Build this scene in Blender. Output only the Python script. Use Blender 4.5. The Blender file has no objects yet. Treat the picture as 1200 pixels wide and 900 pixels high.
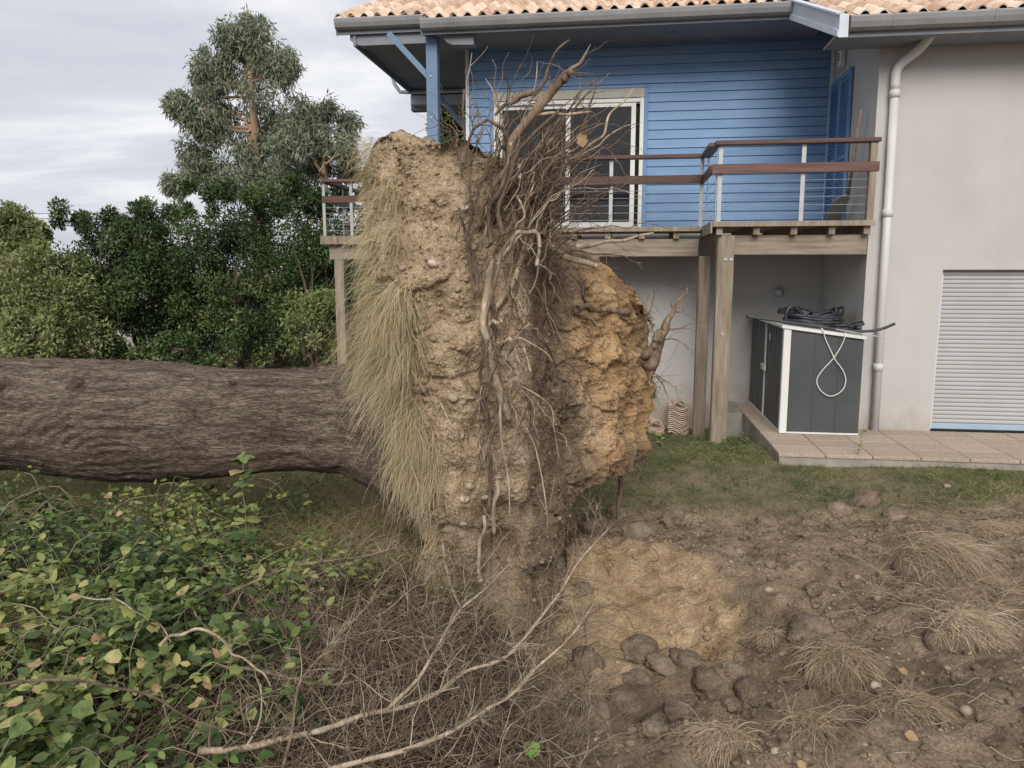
import bpy, math, random
import numpy as np
from mathutils import Vector, Matrix
random.seed(7); rng = np.random.default_rng(11)
SC = bpy.context.scene
COL = SC.collection
R = math.radians
# ------------------------------------------------------------------ camera, sky, sun, exposure
CAM_H = 2.15; PITCH = R(8.35); FPX = 900.0
cd = bpy.data.cameras.new('camera'); cam = bpy.data.objects.new('camera', cd); COL.objects.link(cam)
cam.location = (0, 0, CAM_H); cam.rotation_euler = (R(90) - PITCH, 0, 0)
cd.sensor_width = 36; cd.lens = 27; cd.clip_start = .05; cd.clip_end = 2000
SC.camera = cam
SUN_EL, SUN_AZ = R(33), R(184)          # azimuth clockwise from +Y: behind the camera, veiled by cloud
w = bpy.data.worlds.new('World'); SC.world = w; w.use_nodes = True
nt = w.node_tree; nt.nodes.clear()
def N(t, **k):
    n = nt.nodes.new(t)
    for a, b in k.items(): setattr(n, a, b)
    return n
out = N('ShaderNodeOutputWorld'); bg = N('ShaderNodeBackground'); bg.inputs[1].default_value = .1
sky = N('ShaderNodeTexSky', sky_type='NISHITA'); sky.sun_disc = False
sky.sun_elevation = SUN_EL; sky.sun_rotation = SUN_AZ
tc = N('ShaderNodeTexCoord'); sep = N('ShaderNodeSeparateXYZ'); nt.links.new(tc.outputs['Generated'], sep.inputs[0])
zc = N('ShaderNodeMath', operation='MAXIMUM'); nt.links.new(sep.outputs[2], zc.inputs[0]); zc.inputs[1].default_value = 0
za = N('ShaderNodeMath', operation='ADD'); nt.links.new(zc.outputs[0], za.inputs[0]); za.inputs[1].default_value = .12
dx = N('ShaderNodeMath', operation='DIVIDE'); dy = N('ShaderNodeMath', operation='DIVIDE')
nt.links.new(sep.outputs[0], dx.inputs[0]); nt.links.new(za.outputs[0], dx.inputs[1])
nt.links.new(sep.outputs[1], dy.inputs[0]); nt.links.new(za.outputs[0], dy.inputs[1])
cmb = N('ShaderNodeCombineXYZ'); nt.links.new(dx.outputs[0], cmb.inputs[0]); nt.links.new(dy.outputs[0], cmb.inputs[1])
mp = N('ShaderNodeMapping'); mp.inputs['Scale'].default_value = (.55, 1.0, 1); mp.inputs['Location'].default_value = (3.1, .4, 0)
nt.links.new(cmb.outputs[0], mp.inputs[0])
n1 = N('ShaderNodeTexNoise'); n1.inputs['Scale'].default_value = 1.3; n1.inputs['Detail'].default_value = 7; n1.inputs['Roughness'].default_value = .52
n1.inputs['Distortion'].default_value = .5
nt.links.new(mp.outputs[0], n1.inputs[0])
rp = N('ShaderNodeValToRGB'); e = rp.color_ramp.elements
e[0].position = .34; e[0].color = (4.7, 4.8, 5.3, 1)
e[1].position = .68; e[1].color = (7.6, 7.6, 7.7, 1)
m_ = rp.color_ramp.elements.new(.52); m_.color = (5.6, 5.68, 6.1, 1)
nt.links.new(n1.outputs[0], rp.inputs[0])
mx = N('ShaderNodeMixRGB'); mx.inputs[0].default_value = .94
nt.links.new(sky.outputs[0], mx.inputs[1]); nt.links.new(rp.outputs[0], mx.inputs[2])
nt.links.new(mx.outputs[0], bg.inputs[0]); nt.links.new(bg.outputs[0], out.inputs[0])
sd = bpy.data.lights.new('sun', 'SUN'); sd.energy = 2.3; sd.angle = R(32); sd.color = (1, .93, .83)
sun = bpy.data.objects.new('sun', sd); COL.objects.link(sun)
sdir = Vector((math.sin(SUN_AZ) * math.cos(SUN_EL), math.cos(SUN_AZ) * math.cos(SUN_EL), math.sin(SUN_EL)))
sun.rotation_euler = sdir.to_track_quat('Z', 'Y').to_euler()
sun.location = (-20, -20, 40)
SC.view_settings.view_transform = 'Standard'; SC.view_settings.look = 'None'
SC.view_settings.exposure = 0.40; SC.view_settings.gamma = 1

# ------------------------------------------------------------------ helpers
def at(u, v, Y):
    """world point seen at pixel (u, v) of the 1200x900 photograph, at depth Y"""
    xc = (u - 600) / FPX; yc = (450 - v) / FPX
    dy = math.cos(PITCH) + yc * math.sin(PITCH); dz = -math.sin(PITCH) + yc * math.cos(PITCH)
    k = Y / dy
    return np.array((xc * k, Y, CAM_H + dz * k))
def hash3(ix, iy, iz, seed):
    h = (ix.astype(np.int64) * 374761393 + iy.astype(np.int64) * 668265263 + iz.astype(np.int64) * 2147483647 + seed * 1274126177) & 0xffffffff
    h = ((h ^ (h >> 13)) * 1274126177) & 0xffffffff
    h = ((h ^ (h >> 16)) * 2246822519) & 0xffffffff
    return ((h ^ (h >> 15)) & 0xffffff) / float(0xffffff)
def vnoise(P, seed=0):
    P = np.asarray(P, float); I = np.floor(P).astype(np.int64); F = P - I; F = F * F * F * (F * (F * 6 - 15) + 10)
    o = 0
    for a in (0, 1):
        wx = F[:, 0] if a else 1 - F[:, 0]
        for b in (0, 1):
            wy = F[:, 1] if b else 1 - F[:, 1]
            for c in (0, 1):
                wz = F[:, 2] if c else 1 - F[:, 2]
                o = o + wx * wy * wz * hash3(I[:, 0] + a, I[:, 1] + b, I[:, 2] + c, seed)
    return o * 2 - 1
def fbm(P, octv=4, seed=0, gain=.5, ridged=False):
    P = np.asarray(P, float); s = 0; a = 1; t = 0
    for k in range(octv):
        n = vnoise(P * 2.03 ** k + 17.3 * k, seed + k)
        if ridged: n = 1 - 2 * np.abs(n)
        s = s + a * n; t += a; a *= gain
    return s / t
def worley(P, seed=0):
    P = np.asarray(P, float); I = np.floor(P).astype(np.int64)
    f1 = np.full(len(P), 9.0); f2 = np.full(len(P), 9.0)
    for a in (-1, 0, 1):
        for b in (-1, 0, 1):
            for c in (-1, 0, 1):
                x, y, z = I[:, 0] + a, I[:, 1] + b, I[:, 2] + c
                d = np.sqrt((x + hash3(x, y, z, seed) - P[:, 0]) ** 2 + (y + hash3(x, y, z, seed + 1) - P[:, 1]) ** 2 + (z + hash3(x, y, z, seed + 2) - P[:, 2]) ** 2)
                f2 = np.where(d < f1, f1, np.minimum(f2, d)); f1 = np.minimum(f1, d)
    return f1, f2
def sstep(a, b, x):
    t = np.clip((x - a) / (b - a), 0, 1); return t * t * (3 - 2 * t)
def link(name, me, mat=None, parent=None):
    o = bpy.data.objects.new(name, me); COL.objects.link(o)
    if mat is not None: me.materials.append(mat)
    if parent is not None: o.parent = parent
    return o
def mesh_np(name, V, F, mat=None, parent=None, smooth=False, attrs=None):
    """F: one array or a list of arrays of equal-length faces"""
    V = np.asarray(V, np.float32); Fs = F if isinstance(F, list) else [F]
    me = bpy.data.meshes.new(name)
    loops = np.concatenate([np.asarray(f, np.int32).ravel() for f in Fs])
    tot = np.concatenate([np.full(len(f), np.asarray(f).shape[1], np.int32) for f in Fs])
    st = np.concatenate([[0], np.cumsum(tot)[:-1]]).astype(np.int32)
    me.vertices.add(len(V)); me.vertices.foreach_set('co', V.ravel())
    me.loops.add(len(loops)); me.loops.foreach_set('vertex_index', loops)
    me.polygons.add(len(tot)); me.polygons.foreach_set('loop_start', st); me.polygons.foreach_set('loop_total', tot)
    if smooth: me.polygons.foreach_set('use_smooth', np.ones(len(tot), bool))
    me.update(calc_edges=True); me.validate()
    for k, v in (attrs or {}).items():
        v = np.asarray(v, np.float32)
        a = me.attributes.new(k, 'FLOAT', 'POINT'); a.data.foreach_set('value', v.ravel())
    return link(name, me, mat, parent)
class MB:
    def __init__(s): s.V = []; s.F = []
    def add(s, V, F):
        n = len(s.V); s.V += [tuple(v) for v in V]; s.F += [tuple(i + n for i in f) for f in F]; return s
    def box(s, x0, x1, y0, y1, z0, z1):
        return s.add([(x0, y0, z0), (x1, y0, z0), (x1, y1, z0), (x0, y1, z0), (x0, y0, z1), (x1, y0, z1), (x1, y1, z1), (x0, y1, z1)],
                     [(0, 3, 2, 1), (4, 5, 6, 7), (0, 1, 5, 4), (1, 2, 6, 5), (2, 3, 7, 6), (3, 0, 4, 7)])
    def hexa(s, P):   # 8 points, bottom ring then top ring
        return s.add(P, [(0, 3, 2, 1), (4, 5, 6, 7), (0, 1, 5, 4), (1, 2, 6, 5), (2, 3, 7, 6), (3, 0, 4, 7)])
    def bar(s, a, b, wd, ht, up=(0, 0, 1)):
        a = Vector(a); b = Vector(b); d = (b - a).normalized(); u = Vector(up)
        x = d.cross(u).normalized(); y = x.cross(d)
        P = []
        for p in (a, b):
            P.append([p + x * wd * i / 2 + y * ht * j / 2 for i, j in ((-1, -1), (1, -1), (1, 1), (-1, 1))])
        return s.hexa(P[0] + P[1])
    def prism(s, poly, axis, a, b):
        """extrude a 2-D polygon along an axis; axis 0: poly is (y,z); 1: (x,z); 2: (x,y)"""
        def pt(p, t): return (t, p[0], p[1]) if axis == 0 else (p[0], t, p[1]) if axis == 1 else (p[0], p[1], t)
        n = len(poly)
        V = [pt(p, a) for p in poly] + [pt(p, b) for p in poly]
        F = [tuple(range(n))[::-1], tuple(range(n, 2 * n))] + [(i, (i + 1) % n, n + (i + 1) % n, n + i) for i in range(n)]
        return s.add(V, F)
    def tube(s, pts, r, sides=8, caps=True):
        pts = [Vector(p) for p in pts]; K = len(pts); r = [r] * K if isinstance(r, (int, float)) else r
        V, F = [], []; ref = None
        for i, p in enumerate(pts):
            d = (pts[min(i + 1, K - 1)] - pts[max(i - 1, 0)]).normalized()
            if ref is None: ref = Vector((0, 0, 1)) if abs(d.z) < .9 else Vector((1, 0, 0))
            x = d.cross(ref).normalized(); y = d.cross(x); ref = x.cross(d)
            for k in range(sides):
                t = 2 * math.pi * k / sides; V.append(p + (x * math.cos(t) + y * math.sin(t)) * r[i])
        for i in range(K - 1):
            for k in range(sides):
                k2 = (k + 1) % sides; F.append((i * sides + k, i * sides + k2, (i + 1) * sides + k2, (i + 1) * sides + k))
        if caps: F.append(tuple(range(sides))[::-1]); F.append(tuple((K - 1) * sides + k for k in range(sides)))
        return s.add(V, F)
    def mesh(s, name):
        me = bpy.data.meshes.new(name); me.from_pydata(s.V, [], s.F); me.update(); return me
    def build(s, name, mat, parent=None, smooth=False, bevel=0, fixn=True):
        import bmesh
        me = s.mesh(name)
        bm = bmesh.new(); bm.from_mesh(me)
        if fixn: bmesh.ops.recalc_face_normals(bm, faces=bm.faces)
        if bevel:
            bmesh.ops.bevel(bm, geom=[x for x in bm.edges], offset=bevel, segments=1, affect='EDGES', clamp_overlap=True)
        bm.to_mesh(me); bm.free()
        if smooth:
            for p in me.polygons: p.use_smooth = True
        return link(name, me, mat, parent)
def B(name, mat, parent, *bx, bevel=0):
    m = MB()
    for b in bx: m.box(*b)
    return m.build(name, mat, parent, bevel=bevel)
def tag(o, label=None, cat=None, group=None, kind=None):
    if label: o['label'] = label
    if cat: o['category'] = cat
    if group: o['group'] = group
    if kind: o['kind'] = kind
    return o
def empty(name, loc=(0, 0, 0), rz=0, **k):
    o = bpy.data.objects.new(name, None); COL.objects.link(o); o.location = loc; o.rotation_euler = (0, 0, rz); o.empty_display_size = .2
    return tag(o, **k)
def inst(src, parent=None, loc=None, rot=None, scale=None):
    o = src.copy(); COL.objects.link(o)
    if parent is not None: o.parent = parent
    if loc is not None: o.location = loc
    if rot is not None: o.rotation_euler = rot
    if scale is not None: o.scale = scale
    return o
def resample(P, K):
    """Catmull-Rom through P, K points"""
    P = np.asarray(P, float); n = len(P)
    if n == 2: return P[0] + (P[1] - P[0]) * np.linspace(0, 1, K)[:, None]
    Q = np.vstack([2 * P[0] - P[1], P, 2 * P[-1] - P[-2]])
    d = np.concatenate([[0], np.cumsum(np.linalg.norm(np.diff(P, axis=0), axis=1))]); s = np.linspace(0, d[-1], K)
    i = np.clip(np.searchsorted(d, s, side='right') - 1, 0, n - 2); t = ((s - d[i]) / np.maximum(d[i + 1] - d[i], 1e-9))[:, None]
    a, b, c, e_ = Q[i], Q[i + 1], Q[i + 2], Q[i + 3]
    return .5 * ((2 * b) + (-a + c) * t + (2 * a - 5 * b + 4 * c - e_) * t ** 2 + (-a + 3 * b - 3 * c + e_) * t ** 3)
def tubes(paths, radii, sides=4):
    """paths N,K,3; radii N,K -> V, F (vectorised)"""
    P = np.asarray(paths, float); r = np.asarray(radii, float); n, K, _ = P.shape
    T = np.empty_like(P); T[:, 1:-1] = P[:, 2:] - P[:, :-2]; T[:, 0] = P[:, 1] - P[:, 0]; T[:, -1] = P[:, -1] - P[:, -2]
    T /= np.linalg.norm(T, axis=2, keepdims=True) + 1e-12
    m = T.mean(1); ref = np.where(np.abs(m[:, 2:3]) < .8, np.array([[0, 0, 1.]]), np.array([[1., 0, 0]]))
    X = np.cross(T, ref[:, None, :]); X /= np.linalg.norm(X, axis=2, keepdims=True) + 1e-12; Y = np.cross(T, X)
    a = np.arange(sides) * 2 * np.pi / sides
    V = P[:, :, None, :] + r[:, :, None, None] * (X[:, :, None, :] * np.cos(a)[None, None, :, None] + Y[:, :, None, :] * np.sin(a)[None, None, :, None])
    V = V.reshape(-1, 3)
    b = (np.arange(n) * K * sides)[:, None, None] + (np.arange(K - 1) * sides)[None, :, None] + np.arange(sides)[None, None, :]
    b2 = (np.arange(n) * K * sides)[:, None, None] + (np.arange(K - 1) * sides)[None, :, None] + ((np.arange(sides) + 1) % sides)[None, None, :]
    F = np.stack([b, b2, b2 + sides, b + sides], -1).reshape(-1, 4)
    return V, F
def ribbons(paths, widths, side=None):
    P = np.asarray(paths, float); wd = np.asarray(widths, float); n, K, _ = P.shape
    T = P[:, -1] - P[:, 0]; T /= np.linalg.norm(T, axis=1, keepdims=True) + 1e-12
    if side is None: side = rng.normal(size=(n, 3))
    X = np.cross(T, side); X /= np.linalg.norm(X, axis=1, keepdims=True) + 1e-12
    V = np.stack([P - X[:, None] * wd[:, :, None] / 2, P + X[:, None] * wd[:, :, None] / 2], 2).reshape(-1, 3)
    b = (np.arange(n) * K * 2)[:, None] + (np.arange(K - 1) * 2)[None, :]
    F = np.stack([b, b + 1, b + 3, b + 2], -1).reshape(-1, 4)
    return V, F
LEAF_V = np.array([(0, 0, 0), (.3, .42, .10), (.68, .34, .06), (1, 0, -.10), (.68, -.34, .06), (.3, -.42, .10), (.33, 0, 0), (.68, 0, -.02)])
LEAF_F = np.array([(0, 6, 1), (1, 6, 7), (1, 7, 2), (2, 7, 3), (0, 5, 6), (5, 7, 6), (5, 4, 7), (4, 3, 7)])
DIA_V = np.array([(0, 0, 0), (.42, .5, .12), (1, 0, 0), (.42, -.5, .12)]); DIA_F = np.array([(0, 3, 2, 1)])
def leaves(pos, dirs, nrm, length, width, TV=LEAF_V, TF=LEAF_F):
    d = dirs / (np.linalg.norm(dirs, axis=1, keepdims=True) + 1e-9)
    s = np.cross(nrm, d); s /= np.linalg.norm(s, axis=1, keepdims=True) + 1e-9; n = np.cross(d, s)
    L = np.broadcast_to(np.asarray(length, float), (len(pos),)); W = np.broadcast_to(np.asarray(width, float), (len(pos),))
    V = pos[:, None] + d[:, None] * (TV[None, :, :1] * L[:, None, None]) + s[:, None] * (TV[None, :, 1:2] * W[:, None, None]) + n[:, None] * (TV[None, :, 2:3] * W[:, None, None])
    F = TF[None] + (np.arange(len(pos)) * len(TV))[:, None, None]
    return V.reshape(-1, 3), F.reshape(-1, TF.shape[1])
def rep(x, n): return np.repeat(np.asarray(x, float), n)
def join(parts):
    V = []; F = []; n = 0
    for v, f in parts: V.append(v); F.append(f + n); n += len(v)
    if len({f.shape[1] for f in F}) == 1: return np.concatenate(V), np.concatenate(F)
    d = {}
    for f in F: d.setdefault(f.shape[1], []).append(f)
    return np.concatenate(V), [np.concatenate(x) for x in d.values()]

# ------------------------------------------------------------------ materials
def M(name, stops, scale=5, detail=6, nrough=.6, rough=.9, bump=0, bscale=None, bdist=.02, stretch=(1, 1, 1), tint=None, rand=0, spec=.25, coord='World', extra=None, trans=0, metal=0, vor=None, fine=None, splash=0):
    m = bpy.data.materials.new(name); m.use_nodes = True; t = m.node_tree; ns = t.nodes; L = t.links
    bs = ns['Principled BSDF']; bs.inputs['Roughness'].default_value = rough; bs.inputs['Specular IOR Level'].default_value = spec; bs.inputs['Metallic'].default_value = metal
    if coord == 'World': g = ns.new('ShaderNodeNewGeometry'); co = g.outputs['Position']
    else: g = ns.new('ShaderNodeTexCoord'); co = g.outputs['Object']
    mpg = ns.new('ShaderNodeMapping'); mpg.inputs['Scale'].default_value = stretch; L.new(co, mpg.inputs[0])
    nz = ns.new('ShaderNodeTexNoise'); nz.inputs['Scale'].default_value = scale; nz.inputs['Detail'].default_value = detail; nz.inputs['Roughness'].default_value = nrough
    L.new(mpg.outputs[0], nz.inputs[0]); fac = nz.outputs[0]
    if tint:
        at_ = ns.new('ShaderNodeAttribute'); at_.attribute_name = 'tint'
        mm = ns.new('ShaderNodeMath'); mm.operation = 'MULTIPLY_ADD'; L.new(nz.outputs[0], mm.inputs[0]); mm.inputs[1].default_value = tint; 
        su = ns.new('ShaderNodeMath'); su.operation = 'SUBTRACT'; L.new(at_.outputs['Fac'], su.inputs[0]); su.inputs[1].default_value = tint * .5
        L.new(su.outputs[0], mm.inputs[2]); fac = mm.outputs[0]
    if rand:
        oi = ns.new('ShaderNodeObjectInfo'); mm = ns.new('ShaderNodeMath'); mm.operation = 'MULTIPLY_ADD'; L.new(oi.outputs['Random'], mm.inputs[0]); mm.inputs[1].default_value = rand
        su = ns.new('ShaderNodeMath'); su.operation = 'SUBTRACT'; L.new(fac, su.inputs[0]); su.inputs[1].default_value = rand * .5
        L.new(su.outputs[0], mm.inputs[2]); fac = mm.outputs[0]
    cr = ns.new('ShaderNodeValToRGB'); el = cr.color_ramp.elements
    while len(el) > 1: el.remove(el[-1])
    el[0].position = stops[0][0]; el[0].color = (*stops[0][1], 1)
    for p, c in stops[1:]: k = el.new(p); k.color = (*c, 1)
    L.new(fac, cr.inputs[0]); colr = cr.outputs[0]
    for attr, st2, sc2 in (extra or []):   # blend in another colour set where the mesh attribute says so
        n2 = ns.new('ShaderNodeTexNoise'); n2.inputs['Scale'].default_value = sc2; n2.inputs['Detail'].default_value = 7; n2.inputs['Roughness'].default_value = .65; L.new(mpg.outputs[0], n2.inputs[0])
        c2 = ns.new('ShaderNodeValToRGB'); e2 = c2.color_ramp.elements
        e2[0].position = st2[0][0]; e2[0].color = (*st2[0][1], 1); e2[1].position = st2[-1][0]; e2[1].color = (*st2[-1][1], 1)
        for p, c in st2[1:-1]: k = e2.new(p); k.color = (*c, 1)
        L.new(n2.outputs[0], c2.inputs[0])
        aa = ns.new('ShaderNodeAttribute'); aa.attribute_name = attr
        mi = ns.new('ShaderNodeMixRGB'); L.new(aa.outputs['Fac'], mi.inputs[0]); L.new(colr, mi.inputs[1]); L.new(c2.outputs[0], mi.inputs[2]); colr = mi.outputs[0]
    if fine:   # fine grain of the material itself
        fs, lo, hi = fine; n3 = ns.new('ShaderNodeTexNoise'); n3.inputs['Scale'].default_value = fs; n3.inputs['Detail'].default_value = 5; n3.inputs['Roughness'].default_value = .75; L.new(mpg.outputs[0], n3.inputs[0])
        m3 = ns.new('ShaderNodeMapRange'); m3.inputs[1].default_value = .3; m3.inputs[2].default_value = .7; m3.inputs[3].default_value = lo; m3.inputs[4].default_value = hi; L.new(n3.outputs[0], m3.inputs[0])
        x3 = ns.new('ShaderNodeVectorMath'); x3.operation = 'SCALE'; L.new(colr, x3.inputs[0]); L.new(m3.outputs[0], x3.inputs['Scale']); colr = x3.outputs[0]
    if splash:   # mud splashed up the foot of the wall, and faint vertical streaks
        sx = ns.new('ShaderNodeSeparateXYZ'); L.new(co, sx.inputs[0]); n4 = ns.new('ShaderNodeTexNoise'); n4.inputs['Scale'].default_value = 5; n4.inputs['Detail'].default_value = 7; L.new(co, n4.inputs[0])
        a4 = ns.new('ShaderNodeMath'); a4.operation = 'MULTIPLY_ADD'; L.new(n4.outputs[0], a4.inputs[0]); a4.inputs[1].default_value = -.9; L.new(sx.outputs[2], a4.inputs[2])
        m4 = ns.new('ShaderNodeMapRange'); m4.inputs[1].default_value = -.05; m4.inputs[2].default_value = -.6; m4.inputs[3].default_value = 0; m4.inputs[4].default_value = splash; L.new(a4.outputs[0], m4.inputs[0])
        c4 = ns.new('ShaderNodeMixRGB'); c4.inputs[2].default_value = (.27, .21, .15, 1); L.new(m4.outputs[0], c4.inputs[0]); L.new(colr, c4.inputs[1])
        mp5 = ns.new('ShaderNodeMapping'); mp5.inputs['Scale'].default_value = (5, 5, .25); L.new(co, mp5.inputs[0]); n5 = ns.new('ShaderNodeTexNoise'); n5.inputs['Scale'].default_value = 1; n5.inputs['Detail'].default_value = 6; L.new(mp5.outputs[0], n5.inputs[0])
        m5 = ns.new('ShaderNodeMapRange'); m5.inputs[1].default_value = .52; m5.inputs[2].default_value = .75; m5.inputs[3].default_value = 0; m5.inputs[4].default_value = .28; L.new(n5.outputs[0], m5.inputs[0])
        c5 = ns.new('ShaderNodeMixRGB'); c5.inputs[2].default_value = (.42, .40, .37, 1); L.new(m5.outputs[0], c5.inputs[0]); L.new(c4.outputs[0], c5.inputs[1]); colr = c5.outputs[0]
    L.new(colr, bs.inputs['Base Color'])
    if bump:
        nb = ns.new('ShaderNodeTexNoise'); nb.inputs['Scale'].default_value = bscale or scale * 4; nb.inputs['Detail'].default_value = 8; nb.inputs['Roughness'].default_value = .65
        L.new(mpg.outputs[0], nb.inputs[0]); bp = ns.new('ShaderNodeBump'); bp.inputs['Strength'].default_value = bump; bp.inputs['Distance'].default_value = bdist
        L.new(nb.outputs[0], bp.inputs['Height']); L.new(bp.outputs[0], bs.inputs['Normal'])
        if vor:   # cracked plates: distance to the edges of stretched, warped cells
            vs, vst, vd = vor; wn = ns.new('ShaderNodeMixRGB'); wn.blend_type = 'ADD'; wn.inputs[0].default_value = .3; L.new(mpg.outputs[0], wn.inputs[1]); L.new(nz.outputs[1], wn.inputs[2])
            vo = ns.new('ShaderNodeTexVoronoi'); vo.feature = 'DISTANCE_TO_EDGE'; vo.inputs['Scale'].default_value = vs; L.new(wn.outputs[0], vo.inputs['Vector'])
            mr = ns.new('ShaderNodeMapRange'); mr.inputs[1].default_value = 0; mr.inputs[2].default_value = .16; L.new(vo.outputs['Distance'], mr.inputs[0])
            b2 = ns.new('ShaderNodeBump'); b2.inputs['Strength'].default_value = vst; b2.inputs['Distance'].default_value = vd; L.new(mr.outputs[0], b2.inputs['Height']); L.new(bp.outputs[0], b2.inputs['Normal']); L.new(b2.outputs[0], bs.inputs['Normal'])
            md = ns.new('ShaderNodeMixRGB'); md.blend_type = 'MULTIPLY'; md.inputs[0].default_value = .28; L.new(colr, md.inputs[1]); L.new(mr.outputs[0], md.inputs[2]); L.new(md.outputs[0], bs.inputs['Base Color'])
    if trans:
        tr = ns.new('ShaderNodeBsdfTranslucent'); L.new(colr, tr.inputs[0]); ms = ns.new('ShaderNodeMixShader'); ms.inputs[0].default_value = trans
        L.new(bs.outputs[0], ms.inputs[1]); L.new(tr.outputs[0], ms.inputs[2]); L.new(ms.outputs[0], ns['Material Output'].inputs[0])
    return m
SOIL = [(.25, (.115, .083, .058)), (.43, (.215, .16, .113)), (.6, (.31, .236, .17)), (.8, (.41, .325, .24))]
SAND = [(.3, (.26, .18, .11)), (.5, (.38, .275, .17)), (.7, (.54, .41, .27))]
mGround = M('ground_earth', SOIL, scale=4, detail=9, bump=1, bscale=38, bdist=.03, rough=1, spec=.1, fine=(60, .55, 1.4), extra=[
    ('lawn', [(.3, (.12, .12, .06)), (.5, (.19, .165, .10)), (.72, (.29, .23, .155))], 3),
    ('sand', SAND, 5),
    ('litter', [(.3, (.03, .022, .016)), (.5, (.075, .054, .037)), (.7, (.2, .148, .10))], 22)])
mPlate = M('root_plate_earth', [(.25, (.23, .165, .112)), (.42, (.43, .322, .218)), (.58, (.56, .435, .305)), (.78, (.66, .54, .40))], scale=9, detail=12, nrough=.7, bump=1, bscale=48, bdist=.03, rough=1, spec=.1, fine=(85, .5, 1.4), extra=[
    ('clay', [(.28, (.25, .155, .085)), (.43, (.42, .275, .15)), (.58, (.56, .385, .215)), (.78, (.66, .52, .345))], 4),
    ('humus_shade', [(.3, (.075, .054, .038)), (.5, (.165, .12, .084)), (.75, (.30, .225, .16))], 9)])  # humus tone that also carries painted shade of root zone and underside
mStone = M('stone', [(.3, (.26, .21, .155)), (.55, (.38, .31, .235)), (.75, (.52, .45, .37))], scale=9, rand=.5, bump=.2, rough=.85)
mBark = M('pine_bark', [(.26, (.07, .053, .042)), (.42, (.16, .123, .096)), (.58, (.275, .215, .172)), (.76, (.42, .345, .285))], scale=2.6, detail=12, nrough=.66, stretch=(1, 7, 7), bump=1, bscale=14, bdist=.03, rough=.95, spec=.15, vor=(8, .7, .022), fine=(22, .65, 1.3), extra=[('scar', [(.3, (.035, .026, .02)), (.7, (.09, .06, .045))], 9)])
mRootD = M('root_dark', [(.3, (.06, .045, .035)), (.5, (.13, .095, .07)), (.75, (.22, .165, .125))], scale=14, stretch=(1, 1, .3), bump=.6, bscale=40, fine=(55, .5, 1.4), bdist=.01, rough=.95)
mRootP = M('root_pale', [(.3, (.21, .16, .115)), (.5, (.38, .305, .225)), (.75, (.56, .47, .365))], scale=14, stretch=(1, 1, .3), bump=.6, bscale=40, fine=(55, .5, 1.4), bdist=.01, rough=.9)
mRootM = M('root_mid', [(.3, (.10, .07, .048)), (.5, (.20, .146, .103)), (.75, (.35, .268, .195))], scale=14, stretch=(1, 1, .3), bump=.6, bscale=40, fine=(55, .5, 1.4), bdist=.01, rough=.95)
mHair = M('fine_roots', [(.1, (.07, .05, .035)), (.5, (.18, .135, .095)), (.9, (.34, .27, .2))], scale=30, tint=.3)
mTwig = M('dry_twigs', [(.1, (.065, .047, .032)), (.5, (.19, .143, .10)), (.9, (.46, .385, .285))], scale=20, tint=.3)
mStraw = M('dry_straw', [(.0, (.20, .185, .09)), (.3, (.36, .31, .175)), (.6, (.50, .41, .265)), (1, (.62, .52, .37))], scale=8, tint=.25, trans=.2, rough=.8)
mStraw2 = M('dead_grass', [(.0, (.20, .15, .10)), (.5, (.38, .295, .20)), (1, (.58, .475, .35))], scale=8, tint=.25, trans=.15, rough=.8)
mGrass = M('lawn_blades', [(.0, (.065, .105, .035)), (.4, (.13, .17, .06)), (.7, (.27, .26, .125)), (1, (.47, .39, .24))], scale=3, tint=.3, trans=.3, rough=.7)
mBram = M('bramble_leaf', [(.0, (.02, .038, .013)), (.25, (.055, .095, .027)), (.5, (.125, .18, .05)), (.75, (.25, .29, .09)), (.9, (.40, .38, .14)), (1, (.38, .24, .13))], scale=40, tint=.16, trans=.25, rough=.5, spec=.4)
mBramObj = M('bramble_leaf_single', [(.15, (.075, .12, .035)), (.45, (.16, .22, .065)), (.7, (.27, .31, .10)), (.86, (.42, .38, .15)), (1, (.42, .27, .16))], scale=30, rand=.9, trans=.25, rough=.45, spec=.45, bump=.2, bdist=.004)
mCane = M('bramble_cane', [(.3, (.13, .10, .07)), (.6, (.28, .27, .16)), (.8, (.36, .33, .24))], scale=4)
mHedge = M('hedge_leaf', [(.0, (.016, .034, .012)), (.4, (.052, .094, .031)), (.75, (.125, .185, .062)), (.92, (.25, .27, .115)), (1, (.34, .31, .17))], scale=1.2, tint=.25, trans=.2, rough=.55, spec=.35)
mFar = M('far_tree_leaf', [(.0, (.12, .16, .06)), (.5, (.23, .275, .11)), (1, (.36, .37, .2))], scale=1, tint=.25, trans=.25, rough=.6)
mEuc = M('eucalypt_leaf', [(.0, (.11, .13, .09)), (.5, (.215, .245, .165)), (1, (.35, .375, .27))], scale=.6, tint=.3, trans=.2, rough=.5)
mWoodTree = M('tree_wood', [(.3, (.06, .045, .035)), (.6, (.13, .10, .075)), (.8, (.2, .16, .12))], scale=3, stretch=(1, 1, .3), bump=.4)
mEucBark = M('eucalypt_bark', [(.3, (.17, .11, .075)), (.55, (.33, .22, .15)), (.8, (.48, .36, .26))], scale=1.6, stretch=(1, 1, .25), bump=.3)
mRender = M('white_render', [(.2, (.41, .40, .388)), (.5, (.47, .463, .455)), (.8, (.515, .508, .50))], scale=.9, detail=8, bump=.25, bscale=70, bdist=.006, rough=.95, spec=.1, splash=.75)
mBlue = M('blue_board_paint', [(.25, (.14, .25, .43)), (.5, (.172, .292, .485)), (.75, (.21, .335, .535))], scale=1.5, stretch=(1, 1, 6), rough=.6, bump=.12, bscale=25, bdist=.004, rand=.22)
mBlueP = M('blue_paint', [(.3, (.125, .24, .43)), (.7, (.165, .285, .49))], scale=3, rough=.6)
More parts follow.
